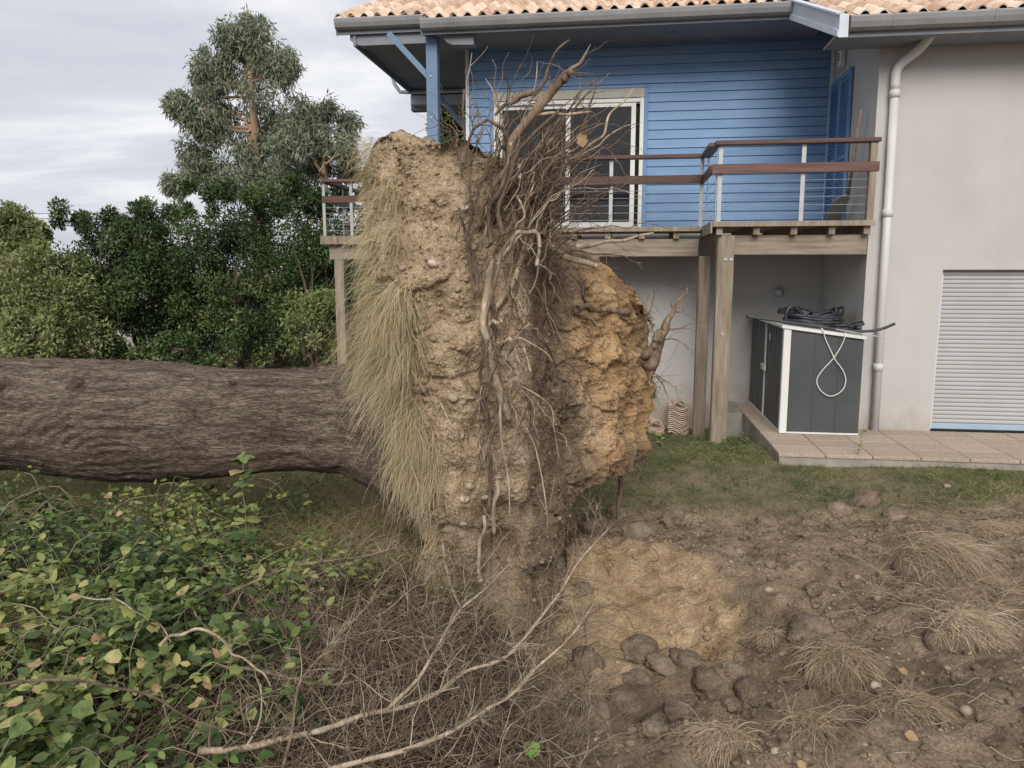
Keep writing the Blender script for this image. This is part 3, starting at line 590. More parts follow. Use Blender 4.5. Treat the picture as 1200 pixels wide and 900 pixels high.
# ------------------------------------------------------------------ things by the house
# storage shed
HR = Matrix.Translation((HO[0], HO[1], 0)) @ Matrix.Rotation(HYAW, 4, 'Z')
def hthing(name, **k): return empty(name, (HO[0], HO[1], 0), HYAW, **k)
shed = hthing('storage_shed', label='low charcoal metal storage shed with white corner trim on the paved terrace', cat='shed')
X0, X1, T0, T1 = -1.03, -.10, -.42, 1.92; ZB = .148
def ztop(x): return 1.50 - .13 * (x - X0) / (X1 - X0)
s = MB().hexa([(X0 + .05, T0 + .01, ZB), (X1, T0 + .01, ZB), (X1, T1, ZB), (X0 + .05, T1, ZB), (X0 + .05, T0 + .01, ztop(X0) - .04), (X1, T0 + .01, ztop(X1) - .04), (X1, T1, ztop(X1) - .04), (X0 + .05, T1, ztop(X0) - .04)])
s.build('body', mShed, shed)
def ribbed(x0, x1, t, zb, z0, z1):   # front panel with shallow vertical ribs
    m = MB(); n = 12; V = []; xx = x0
    st = (x1 - x0) / n
    for q in range(n):
        a = x0 + q * st
        m.hexa([(a, t - (.006 if q % 4 == 0 else .0), zb), (a + st, t, zb), (a + st, t + .01, zb), (a, t + .01, zb), (a, t - (.006 if q % 4 == 0 else .0), z0 + (z1 - z0) * q / n), (a + st, t, z0 + (z1 - z0) * (q + 1) / n), (a + st, t + .01, z0 + (z1 - z0) * (q + 1) / n), (a, t + .01, z0 + (z1 - z0) * q / n)])
    return m
ribbed(X0 + .082, X1 - .002, T0 - .003, ZB + .015, ztop(X0) - .05, ztop(X1) - .05).build('front_panel', mShed, shed)
B('corner_post', mWhite, shed, (X0 - .012, X0 + .075, T0 - .022, T0 + .06, ZB, ztop(X0) - .045), bevel=.004)
B('bottom_trim', mWhite, shed, (X0 + .076, X1, T0 - .014, T0 + .008, ZB, ZB + .02), (X0 - .01, X0 + .03, T0 + .061, T1, ZB, ZB + .02))
rfm = MB().hexa([(X0 - .04, T0 - .04, ztop(X0) - .04), (X1 + .02, T0 - .04, ztop(X1) - .04), (X1 + .02, T1, ztop(X1) - .04), (X0 - .04, T1, ztop(X0) - .04), (X0 - .04, T0 - .04, ztop(X0)), (X1 + .02, T0 - .04, ztop(X1)), (X1 + .02, T1, ztop(X1)), (X0 - .04, T1, ztop(X0))])
rfm.build('roof', mWhite, shed, bevel=.004)
for ta, tb in ((T0 + .065, .72), (.745, T1 - .02)):
    d = MB(); n = 12; st = (tb - ta) / n
    for q in range(n):
        a = ta + q * st; dd = .012 if q % 2 else 0
        d.box(X0 - .002 - dd * .5 + .006, X0 + .03, a, a + st, ZB + .022, 1.44)
    do = d.build('door', mShed, shed)
    MB().box(X0 - .014, X0 - .004, ta if ta > .7 else tb - .02, ta + .02 if ta > .7 else tb, ZB + .022, 1.44).build('edge_trim', mWhite, do)
B('latch', mWhite, shed, (X0 - .035, X0 - .0145, .60, .88, .80, .88), bevel=.003)
B('lock_plate', mDark, shed, (X0 - .04, X0 - .0355, .78, .82, .825, .855))
B('sticker', mWhite, shed, (X0 - .013, X0 - .0085, .42, .47, 1.24, 1.33))
zr = ztop
# coil of black cable on the shed
def loops(cx, ct, z0, rx, rt, n, jit, K=26, seed=1, hump=.12):
    r = random.Random(seed); P = []
    for q in range(n * K):
        a = 2 * math.pi * q / K; f = 1 + r.uniform(-jit, jit) * .3 + .25 * math.sin(q / K * 2.1 + seed)
        x = cx + rx * f * math.cos(a) + .06 * math.sin(q / K * 1.7); t = ct + rt * f * math.sin(a)
        P.append((x, t, z0 + .02 + .012 * (q // K) * 1.0 + hump * max(0, math.sin(a * .5 + q / K)) ** 2 * (1 if q // K % 2 else .4)))
    return resample(P, len(P) * 2)
coil = hthing('cable_coil', label='heap of coiled black cable lying on top of the charcoal shed', cat='cable')
for n_, (cx, ct, rx, rt, nl, sd_) in enumerate(((-.62, .0, .30, .22, 7, 1), (-.5, .25, .26, .3, 6, 2), (-.75, .1, .14, .2, 4, 5))):
    MB().tube(loops(cx, ct, 1.50, rx, rt, nl, .2, seed=sd_), .016, 6, caps=True).build('loop', mBlack, coil, smooth=True)
MB().tube(resample([(-.98, -.2, 1.53), (-.97, -.2, 1.66), (-.90, -.18, 1.72), (-.82, -.15, 1.66), (-.76, -.12, 1.58)], 20), .02, 8).build('loop', mBlack, coil, smooth=True)
coil2 = hthing('cable_coil', label='small bundle of bluish black cable at the right end of the shed roof', cat='cable')
MB().tube(loops(-.26, -.2, 1.41, .13, .09, 6, .3, seed=9, hump=.05), .011, 6).build('loop', mBlack, coil2, smooth=True)
tube_o = MB().tube([HR @ Vector(p) for p in resample([(-1.5, -.40, 1.60), (-1.1, -.41, 1.545), (-.6, -.42, 1.475), (-.2, -.43, 1.43), (.05, -.46, 1.455), (.22, -.48, 1.53)], 30)], .017, 8).build('pipe', mBlack, None, smooth=True)
tag(tube_o, 'long thin black pipe lying over the front edge of the shed roof', 'pipe')
plank = MB().hexa([HR @ Vector(p) for p in [(-.75, .55, 1.475), (-.06, .3, 1.44), (-.06, .36, 1.44), (-.75, .61, 1.475), (-.75, .55, 1.55), (-.06, .3, 1.60), (-.06, .36, 1.60), (-.75, .61, 1.55)]]).build('plank', mPlank, None, bevel=.004)
tag(plank, 'dark plank on edge on top of the charcoal shed', 'plank')
cordp = [(-.62, -.30, 1.47), (-.60, -.475, 1.43), (-.55, -.452, 1.30), (-.45, -.45, 1.13), (-.60, -.45, .93), (-.655, -.45, .78), (-.60, -.45, .67), (-.48, -.45, .645), (-.34, -.45, .74), (-.295, -.45, .90), (-.36, -.446, 1.06), (-.44, -.458, 1.2), (-.37, -.452, 1.32), (-.33, -.475, 1.41), (-.3, -.3, 1.43)]
cordp = [(-.62, -.30, 1.475), (-.60, -.475, 1.45), (-.56, -.452, 1.34), (-.475, -.45, 1.17), (-.43, -.462, 1.08), (-.33, -.45, .95), (-.29, -.45, .82), (-.33, -.45, .70), (-.45, -.45, .63), (-.57, -.45, .69), (-.63, -.45, .82), (-.57, -.45, .95), (-.45, -.45, 1.10), (-.36, -.45, 1.27), (-.335, -.475, 1.40), (-.3, -.3, 1.435)]
cord = MB().tube([HR @ Vector(p) for p in resample(cordp, 70)], .0065, 6).build('cord', mCord, None, smooth=True)
tag(cord, 'white cord hanging in a crossed loop down the front of the shed', 'cord')
stp = MB().tube([HR @ Vector(p) for p in [(-.45, -.475, 1.455), (.12, -.485, 1.36)]], .007, 6).build('rod', mSteel, None); tag(stp, 'thin grey rod sticking out at the right of the shed roof', 'rod')
# stacked roof tiles against the wall
NPs = 15; xx = np.linspace(0, .30, NPs); pz = .030 * np.sin(xx / .30 * 2 * np.pi * 1.0 + .6)
Vs = [(x, 0, p) for x, p in zip(xx, pz)] + [(x, .38, p) for x, p in zip(xx, pz)] + [(x, 0, p - .018) for x, p in zip(xx, pz)] + [(x, .38, p - .018) for x, p in zip(xx, pz)]
Fs = [(i, i + 1, NPs + i + 1, NPs + i) for i in range(NPs - 1)] + [(2 * NPs + i, 2 * NPs + i + 1, i + 1, i) for i in range(NPs - 1)] + [(3 * NPs + i, 3 * NPs + i + 1, 2 * NPs + i + 1, 2 * NPs + i) for i in range(NPs - 1)] + [(NPs + i, NPs + i + 1, 3 * NPs + i + 1, 3 * NPs + i) for i in range(NPs - 1)] + [(0, NPs, 3 * NPs, 2 * NPs), (NPs - 1, 3 * NPs - 1, 4 * NPs - 1, 2 * NPs - 1)]
ts = MB().add(Vs, Fs).build('stacked_tile', mTileS, None)
def place_tile(o, x, t, z, rz, lab, grp):
    o.location = hw(x, t, z); o.rotation_euler = (0, random.uniform(-.02, .02), HYAW + rz); tag(o, lab, 'roof tile', grp); return o
zg = gz(*hw(-2.1, 1.6, 0)[:2]) + .03
first = True
for x, t, n, lab, grp in ((-2.27, 1.55, 14, 'pale terracotta roof tile in the taller stack against the white wall', 'tiles in the taller stack by the wall'), (-2.64, 1.5, 4, 'pale terracotta roof tile in the low stack against the white wall', 'tiles in the low stack by the wall')):
    for q in range(n):
        o = ts if first else inst(ts); first = False
        ordn = ('bottom tile', 'second tile from the bottom', 'third tile from the bottom', 'fourth tile from the bottom', 'fifth tile from the bottom', 'sixth tile from the bottom', 'seventh tile from the bottom', 'seventh tile from the top', 'sixth tile from the top', 'fifth tile from the top', 'fourth tile from the top', 'third tile from the top', 'second wavy tile from the top', 'topmost wavy tile')[q] if n > 4 else ('bottom tile', 'second tile from the bottom', 'third tile from the bottom', 'topmost wavy tile')[q]
        lab = 'pale terracotta ' + ordn + (' of the taller stack by the white wall' if n > 4 else ' of the low stack by the white wall')
        place_tile(o, x + random.uniform(-.008, .008), t + random.uniform(-.01, .01), zg + .022 + q * .031, random.uniform(-.03, .03), lab, grp)
rt = MB()
A_ = np.linspace(0, math.pi, 11)
Vs = [(.085 * math.cos(a) * s_, y, .075 * math.sin(a) * s_) for y, s_ in ((0, 1.0), (.36, .82)) for a in A_] + [(.07 * math.cos(a) * s_, y, .06 * math.sin(a) * s_) for y, s_ in ((0, 1.0), (.36, .82)) for a in A_]
Fr = [(i, i + 1, 12 + i, 11 + i) for i in range(10)] + [(22 + i, 33 + i, 34 + i, 23 + i) for i in range(10)] + [(i, 22 + i, 23 + i, i + 1) for i in range(10)] + [(11 + i, 12 + i, 34 + i, 33 + i) for i in range(10)]
rt0 = MB().add(Vs, Fr).build('ridge_tile', mTileS, None)
for q, (x, t, z, lab) in enumerate(((-2.11, 1.52, zg + .022 + 13 * .031 + .035, 'half round tile crowning the taller tile stack'), (-2.46, 1.5, zg + .022 + 3 * .031 + .035, 'half round tile crowning the low tile stack'))):
    o = rt0 if q == 0 else inst(rt0); o.location = hw(x, t, z); o.rotation_euler = (0, 0, HYAW + R(8)); tag(o, lab, 'roof tile')
# shovel leaning on the return wall behind the rail
sv = hthing('shovel', label='long handled shovel leaning against the white return wall on the balcony', cat='shovel')
MB().tube([(-.10, .30, 4.15), (-.11, .62, 3.12)], .02, 8).build('handle', mWood, sv, smooth=True)
bl = MB(); n = 6
for q in range(n):
    u0, u1 = q / n, (q + 1) / n
    def bp(u, s_): return (-.11 - .02 - .10 * (u * (1 - u)) , .60 + .50 * u + 0 * s_, 3.13 - .33 * u)
    a, b = bp(u0, 0), bp(u1, 0); wd = .13 if q else .08
    bl.hexa([(a[0] - wd, a[1], a[2] - .01), (a[0] + wd * .6, a[1], a[2] + .02), (b[0] + .13 * .6, b[1], b[2] + .02), (b[0] - .13, b[1], b[2] - .01), (a[0] - wd, a[1], a[2]), (a[0] + wd * .6, a[1], a[2] + .03), (b[0] + .13 * .6, b[1], b[2] + .03), (b[0] - .13, b[1], b[2])])
bl.build('blade', mSteel, sv)

# ------------------------------------------------------------------ trees and hedge behind
def crown_leaves(clumps, n_per, size, asp, spread_dir='out', jit=.5, droop=0, center=None):
    """clumps: list of (x, y, z, r). Returns pos, dir, normal, length, tint"""
    C = np.array(clumps); k = len(C); n = k * n_per; idx = np.repeat(np.arange(k), n_per)
    d = rng.normal(size=(n, 3)); d /= np.linalg.norm(d, axis=1, keepdims=True)
    rad = C[idx, 3] * rng.uniform(.0, 1, n) ** .45
    pos = C[idx, :3] + d * rad[:, None]
    dirs = d * (.7 if droop < .4 else .1) + rng.normal(size=(n, 3)) * jit; dirs[:, 2] -= droop
    nr = rng.normal(size=(n, 3)) * .6 + np.array([0, -.2, .9])
    L = size * rng.uniform(.6, 1.3, n)
    tint = np.clip(rng.normal(.42, .17, k)[idx] + rng.normal(0, .12, n), 0, 1)
    return pos, dirs, nr, L, L * asp, tint
def build_crown(name, parent, mat, cl, n_per, size, asp, **k):
    pos, d, nr, L, W, t = crown_leaves(cl, n_per, size, asp, **k)
    V, F = leaves(pos, d, nr, L, W, DIA_V, DIA_F)
    o = mesh_np(name, V, F, mat, parent, attrs={'tint': rep(t, 4)}); tag(o, kind='stuff'); return o
def limb_path(a, b, wob, K=9):
    a = np.array(a, float); b = np.array(b, float); t = np.linspace(0, 1, 5)[:, None]
    P = a + (b - a) * t; P[1:-1] += rng.normal(size=(3, 3)) * wob
    return resample(P, K)
def shrub(cx, cy, h, rx, ry, n_cl, label, z0=-.1, mat=mHedge, leaf=.115, npc=150, low=.12, stems=5, group=None, name='hedge_shrub', tintshift=0, crown_r=(.28, .5)):
    root = empty(name, (cx, cy, z0), label=label, cat='shrub', group=group)
    cl = []
    for q in range(n_cl):
        while True:
            p = rng.uniform(-1, 1, 3); rr = np.linalg.norm(p)
            if .45 < rr < 1: break
        zz = low * h + (1 - low) * h * (.5 + .5 * p[2]) 
        wid = 1.0 - .35 * max(0, p[2]) ** 2
        cl.append((p[0] * rx * wid, p[1] * ry * wid, zz - .15 * rng.random(), rng.uniform(*crown_r)))
    for q in range(9): cl.append((rng.uniform(-.7, .7) * rx, rng.uniform(-.5, .5) * ry, h * rng.uniform(.93, 1.06), rng.uniform(.14, .26)))
    build_crown('crown', root, mat, cl, npc, leaf, .42, droop=.1)
    P = []; Rr = []
    for q in range(stems):
        a = (rng.uniform(-.25, .25) * rx, rng.uniform(-.3, .3) * ry, 0); b = (rng.uniform(-.7, .7) * rx, rng.uniform(-.6, .6) * ry, h * rng.uniform(.6, .9))
        P.append(limb_path(a, b, .12)); Rr.append(np.linspace(rng.uniform(.05, .085), .012, 9))
    for q in range(18):
        s = P[rng.integers(stems)]; a = s[rng.integers(2, 7)]; c = cl[rng.integers(len(cl))]
        P.append(limb_path(a, c[:3], .06)); Rr.append(np.linspace(.022, .006, 9))
    for q in range(stems):
        V, F = tubes([P[q]], [Rr[q]], 7); mesh_np('stem', V, F, mWoodTree, root, smooth=True)
    V, F = tubes(P[stems:], Rr[stems:], 5); tag(mesh_np('twig', V, F, mWoodTree, root, smooth=True), kind='stuff')
    return root
HG = 'evergreen shrubs of the hedge behind the fallen trunk'
hs = [ # u, top v, Y, half width, label
 (412, 236, 19.0, 1.2, 'hedge shrub half hidden behind the hanging turf of the root plate'),
 (372, 232, 18.2, 1.3, 'dark evergreen hedge shrub just behind the far deck post'),
 (318, 226, 18.6, 1.35, 'tall hedge shrub below the smaller eucalyptus trunk'),
 (258, 226, 18.0, 1.4, 'tallest hedge shrub in front of the big eucalyptus'),
 (208, 246, 18.6, 1.3, 'dense hedge shrub left of the eucalyptus foot'),
 (160, 268, 17.8, 1.2, 'hedge shrub beside the gap showing the pale wall'),
 (108, 252, 17.2, 1.35, 'rounded hedge tree with a bare trunk over the gap to the pale wall'),
 (48, 312, 16.2, 1.45, 'lighter bushy shrub at the far left of the hedge'),
 (2, 300, 15.6, 1.3, 'yellowish green shrub cut by the left edge of the photo')]
for q, (u, v, Y, hw_, lab) in enumerate(hs):
    p = at(u, v, Y); h = p[2] + .1
    gap = q in (5, 6)
    shrub(p[0], Y, h, hw_ * (.95 if gap else 1), 1.0, 40 if gap else 56, lab, leaf=.088, npc=390, low=.2 if gap else .04, stems=4, group=HG, mat=mFar if q > 6 else mHedge, name='hedge_shrub')
for q, (u, v, Y, lab) in enumerate(((366, 352, 16.4, 'light green young shrub beside the far deck post'), (38, 378, 14.8, 'low light green shrub behind the trunk at the left'), (150, 405, 16.4, 'low sprig of undergrowth in front of the pale wall gap'), (285, 372, 16.8, 'low dark shrub under the middle of the hedge'), (215, 400, 16.6, 'low shrub with gaps left of the middle of the hedge'))):
    p = at(u, v, Y); shrub(p[0], Y, p[2] + .1, .62, .5, 16, lab, leaf=.10, npc=150, low=.1, stems=3, mat=mFar if q < 2 else mHedge, crown_r=(.16, .3))
# pale garden wall glimpsed through the hedge
gw = empty('garden_wall', (-9.5, 21.5, 0), R(6), label='pale garden wall glimpsed through the gaps low in the hedge', cat='wall')
B('panel', mRender, gw, (-4.5, 4.5, 0, .18, -.5, 1.55)); B('coping', mConc, gw, (-4.6, 4.6, -.04, .22, 1.55, 1.62))
# far tree at the left
def tree(name, u, Y, blobs, mat, bark, label, leaf, asp, npc, trunk_r, droop, ybase=-.1, per=10, lim=10, depth=1.2, group=None, trunk_top=None):
    base = at(u, 318, Y); root = empty(name, (base[0], Y, ybase), label=label, cat='tree', group=group); o = np.array((base[0], Y, ybase))
    cl = []; centers = []
    for (bu, bv, br) in blobs:
        c = at(bu, bv, Y); rw = br / FPX * Y; centers.append((c + np.array([0, rng.normal(0, depth * .5), 0]) - o, rw))
        for q in range(per):
            d = rng.normal(size=3); d /= np.linalg.norm(d); d *= rng.uniform(.2, 1.1) ** .5 * rw; d[1] *= 1.2
            cl.append((*(centers[-1][0] + d), max(.22, rw * rng.uniform(.2, .6))))
    build_crown('crown', root, mat, cl, npc, leaf, asp, droop=droop)
    tt = at(*(trunk_top or (blobs[0][0], blobs[0][1])), Y) - o
    tp = limb_path((0, 0, 0), tt, .25, 14); V, F = tubes([tp], [np.linspace(trunk_r, trunk_r * .15, 14)], 10); mesh_np('trunk', V, F, bark, root, smooth=True)
    for q in range(min(lim, len(centers))):
        c, rw = centers[q]; k = int(np.clip(np.argmin(np.abs(tp[:, 2] - (c[2] - rw * 1.6))), 2, 11))
        V, F = tubes([limb_path(tp[k], c, .2, 9)], [np.linspace(trunk_r * .42 * (1 - k / 18), .02, 9)], 7); mesh_np('limb', V, F, bark, root, smooth=True)
    return root
tree('eucalyptus_tree', 312, 28, [(287, 26, 17), (278, 45, 20), (298, 52, 20), (290, 78, 30), (253, 78, 22), (322, 68, 20), (335, 84, 13), (265, 108, 36), (312, 112, 34), (236, 92, 17), (245, 132, 26), (290, 148, 36), (225, 130, 16), (213, 124, 11), (232, 158, 24), (325, 150, 26), (265, 178, 34), (308, 186, 28), (225, 185, 16), (240, 205, 20), (206, 214, 14), (280, 210, 26), (318, 212, 16), (340, 190, 14)], mEuc, mEucBark,
     'tall grey green eucalyptus rising above the hedge with a narrow top', .24, .2, 46, .34, .55, per=34, lim=14, trunk_top=(288, 40))
tree('eucalyptus_tree', 383, 26, [(352, 135, 17), (380, 128, 14), (405, 142, 14), (366, 158, 22), (396, 168, 19), (348, 172, 20), (412, 182, 10), (352, 205, 22), (372, 190, 14), (335, 215, 14), (405, 200, 9)], mEuc, mEucBark,
     'smaller eucalyptus with a tan bare trunk beside the far deck', .23, .2, 42, .3, .55, per=30, lim=8, trunk_top=(384, 150))
tree('broadleaf_tree', 12, 34, [(12, 262, 20), (-14, 268, 24), (32, 276, 17), (8, 288, 26), (42, 296, 14), (-20, 300, 26), (20, 308, 24)], mFar, mWoodTree,
     'distant yellow green round tree at the left edge beyond the hedge', .2, .5, 110, .25, 0, per=30, lim=5)
tree('conifer_tree', 524, 24, [(524, 118, 9), (520, 132, 12), (529, 142, 11), (522, 156, 13), (528, 170, 14), (521, 186, 15), (527, 204, 15)], mHedge, mWoodTree,
     'dark tree seen between the two porch posts of the house', .2, .4, 120, .2, .1, per=9, lim=5)
# overhead wires
for q, (va, vb) in enumerate(((256, 259), (263, 264), (271, 272))):
    a = at(-700, va - 6, 60); b = at(700, vb - 8, 60); P = [a + (b - a) * t - np.array([0, 0, 1.2 * 4 * t * (1 - t) - 1.2]) for t in np.linspace(0, 1, 24)]
    o = MB().tube(P, .022, 5).build('overhead_wire', mWire, None); tag(o, ('top', 'middle', 'bottom')[q] + ' one of three thin overhead wires in the sky beyond the hedge', 'wire', 'overhead wires beyond the hedge')

# ------------------------------------------------------------------ the fallen tree
ft = empty('fallen_tree', (-.3, 5.5, 0), label='uprooted tree lying on its side with a huge upright root plate', cat='tree'); FTO = np.array((-.3, 5.5, 0))
# trunk
NX, NT = 330, 170
Xs = np.concatenate([np.linspace(-8.5, -4.4, 40)[:-1], np.linspace(-4.4, -.35, NX - 39)])
th = np.linspace(0, 2 * np.pi, NT, endpoint=False)
kx = np.array([-8.5, -5, -3.9, -3.2, -2.65, -2.0, -1.6, -1.25, -1.05, -.8, -.35])
kt = np.array([1.47, 1.47, 1.465, 1.46, 1.452, 1.438, 1.43, 1.44, 1.47, 1.52, 1.6])      # top line
kb = np.array([.72, .66, .635, .585, .565, .61, .655, .62, .52, .36, .2])     # bottom line
top = np.interp(Xs, kx, kt); bot = np.interp(Xs, kx, kb)
ker = np.ones(9) / 9
sm = lambda a: np.convolve(np.pad(a, 4, mode='edge'), ker, 'valid')
top, bot = sm(sm(top)), sm(sm(bot)); RR = (top - bot) / 2; ZC = (top + bot) / 2; YC = np.interp(Xs, [-8.5, -.35], [5.95, 5.68])
TH, XX = np.meshgrid(th, Xs); RRg = RR[:, None] + 0 * TH
nd = np.stack([0 * TH, np.cos(TH), np.sin(TH)], -1)
Pn = np.stack([XX * 1.0, np.cos(TH) * .42, np.sin(TH) * .42], -1).reshape(-1, 3)
burl = np.exp(-(((XX + 3.05) / .6) ** 2 + ((np.cos(TH) + .88) / .6) ** 2 * 1.0 + ((np.sin(TH) - .12) / .5) ** 2))
dist = np.sqrt(((XX + 2.8) / 1.0) ** 2 + ((np.sin(TH) + .42) / 1.35) ** 2)
ripple = np.sin(dist * 74 + 3.2 * vnoise(Pn * 4, 3).reshape(TH.shape)) * burl
warp = np.stack([Pn[:, 0] * 1.8, Pn[:, 1] * 17, Pn[:, 2] * 17], 1) + .8 * np.stack([fbm(Pn * 3, 3, s_) for s_ in (61, 64, 67)], 1)
plates = fbm(warp, 4, 21, ridged=True).reshape(TH.shape)
warp2 = np.stack([Pn[:, 0] * 5, Pn[:, 1] * 22, Pn[:, 2] * 22], 1) + 1.2 * np.stack([fbm(Pn * 4, 3, s_) for s_ in (161, 164, 167)], 1)
f1, f2 = worley(warp2, 51)
crk = np.clip((f2 - f1).reshape(TH.shape) * 2.2, 0, 1)
big = fbm(Pn * np.array([1.0, 2.2, 2.2]), 3, 33).reshape(TH.shape)
disp = .05 * big + .06 * burl + .013 * ripple + .010 * plates + .010 * (crk - .6) * sstep(-.4, .5, fbm(Pn * 2, 2, 93).reshape(TH.shape) + .2)
scar = np.zeros_like(XX)
for cx_, ct_, r_, dpt in ((-3.78, .12, .065, -.03), (-3.68, .66, .055, -.03), (-3.12, .72, .05, -.03), (-1.33, -.35, .08, .035), (-2.3, .35, .05, .02), (-2.0, .78, .035, -.02)):
    g_k = ((XX - cx_) / r_) ** 2 + ((np.sin(TH) - ct_) / (r_ * 2.2)) ** 2 + .25 * plates; near_ = np.cos(TH) < 0; disp += (dpt * np.exp(-g_k) + .022 * np.exp(-((np.sqrt(np.abs(g_k)) - 1.3) / .3) ** 2)) * near_; scar = np.maximum(scar, np.clip(np.exp(-g_k * 1.8) * 1.3, 0, 1) * near_ * (dpt < 0))
# flutes running into the roots near the plate
disp += sstep(-1.6, -.7, XX) * .07 * np.sin(TH * 5 + 1.2 + .6 * big)
rr = RRg + disp
V = np.stack([XX, YC[:, None] + np.cos(TH) * rr, ZC[:, None] + np.sin(TH) * rr], -1).reshape(-1, 3) - FTO
i_ = np.arange(len(Xs) - 1)[:, None] * NT; j_ = np.arange(NT)[None]; j2 = (j_ + 1) % NT
F = np.stack([i_ + j_, i_ + j2, i_ + NT + j2, i_ + NT + j_], -1).reshape(-1, 4)[:, ::-1]
trunk = mesh_np('trunk', V, [F, np.arange(NT)[None].copy()], mBark, ft, smooth=True, attrs={'scar': scar.ravel()})
# root plate
kz = np.array([3.05, 2.75, 2.5, 2.2, 1.95, 1.62, 1.3, .95, .64, .53, .42, -.1, -.5])
xl = np.array([-.88, -.90, -.89, -.87, -.83, -.76, -.68, -.62, -.59, -.57, -.55, -.48, -.45])
x2 = np.array([-.1, -.05, 0, .03, .06, .08, .09, .1, .11, .13, .17, .2, .22])
x3 = np.array([.0, .14, .22, .34, .44, .48, .5, .5, .48, .44, .40, .38, .38])
xr = np.array([.1, .3, .50, .84, 1.02, 1.10, 1.12, 1.14, 1.13, 1.06, .52, .44, .42])
NZ, NA = 420, 760
zz = np.linspace(3.05, -.5, NZ)
def plan(i):
    a, b, c, d = xl[i], x2[i], x3[i], xr[i]
    cut = d < .7 and kz[i] < .6
    return np.array([(a, 4.92), (a + .16, 4.68), ((a + b) / 2, 4.60), (b, 4.72), ((b + c) / 2 - .02, 5.12), (c, 5.5), ((c + d) / 2, 5.92), (d, 6.32), (d - .05, 6.8), (d - .5, 7.15), (a + .1, 7.05), (a - .02, 6.4), (a - .03, 5.5)])
rings = []
for i in range(len(kz)):
    P = plan(i); C = np.vstack([P, P[:1]])
    seg = []
    Q = np.vstack([P[-1:], P, P[:2]])
    for k in range(len(P)):
        t = np.linspace(0, 1, 60, endpoint=False)[:, None]; a, b, c, d = Q[k], Q[k + 1], Q[k + 2], Q[k + 3]
        seg.append(.5 * ((2 * b) + (-a + c) * t + (2 * a - 5 * b + 4 * c - d) * t ** 2 + (-a + 3 * b - 3 * c + d) * t ** 3))
    S = np.concatenate(seg)
    # denser sampling on the sides that face the viewer (first 8 of 13 spans)
    pos = np.concatenate([np.linspace(0, 8 * 60, 620, endpoint=False), np.linspace(8 * 60, 13 * 60 - 1, 140)])
    i0 = np.floor(pos).astype(int) % len(S); i1 = (i0 + 1) % len(S); f = (pos - np.floor(pos))[:, None]
    rings.append(S[i0] * (1 - f) + S[i1] * f)
rings = np.array(rings)
G = np.empty((NZ, NA, 3))
for k in range(NA):
    G[:, k, 0] = np.interp(zz, kz[::-1], rings[::-1, k, 0]); G[:, k, 1] = np.interp(zz, kz[::-1], rings[::-1, k, 1])
G[:, :, 2] = zz[:, None]
# smooth down the height
for it in range(3): G[1:-1, :, :2] = (G[:-2, :, :2] + G[1:-1, :, :2] * 2 + G[2:, :, :2]) / 4
cen = G[:, :, :2].mean(1, keepdims=True)
dk = np.roll(G, -1, 1) - np.roll(G, 1, 1); nrm = np.stack([dk[..., 1], -dk[..., 0], 0 * dk[..., 0]], -1); nrm /= np.linalg.norm(nrm, axis=-1, keepdims=True) + 1e-9
flip = np.sign(((G[:, :, :2] - cen) * nrm[..., :2]).sum(-1).mean()); nrm *= flip
P0 = G.reshape(-1, 3)
clay = sstep(.30, .62, P0[:, 0] + .22 * fbm(P0 * 1.8, 4, 7) + .10 * (P0[:, 2] - 1.3) * (P0[:, 2] < 1.3))
lump = fbm(P0 * 1.5, 3, 1); med = fbm(P0 * 4.2, 4, 2)
f1, f2 = worley(P0 * np.array([4.2, 4.2, 5.5]) + .8 * np.stack([lump, med, fbm(P0 * 5 + 9, 3, 4)], 1), 5); g1, g2 = worley(P0 * 14 + med[:, None] * .6, 8)
h1, h2 = worley(P0 * 34, 12)
crack = np.exp(-((f2 - f1) / .07) ** 2)
ledge = np.abs(((P0[:, 2] * 3.2 + .9 * lump + .25 * med) % 1) - .5) * 2
D = .10 * lump + .055 * med + .03 * (.55 - f1) + .009 * (.5 - g1) + .005 * (.5 - h1) + .020 * fbm(P0 * 12, 4, 19, ridged=True) + .009 * fbm(P0 * 38, 2, 23, ridged=True) - .055 * crack * sstep(.0, .4, fbm(P0 * 1.6, 3, 44)) - .04 * (ledge > .88) * sstep(0, .4, lump)
rdg = fbm(P0 * np.array([5, 5, 5]), 4, 77, ridged=True); D += clay * (.085 * rdg + .05 * fbm(P0 * 2.6, 3, 79))
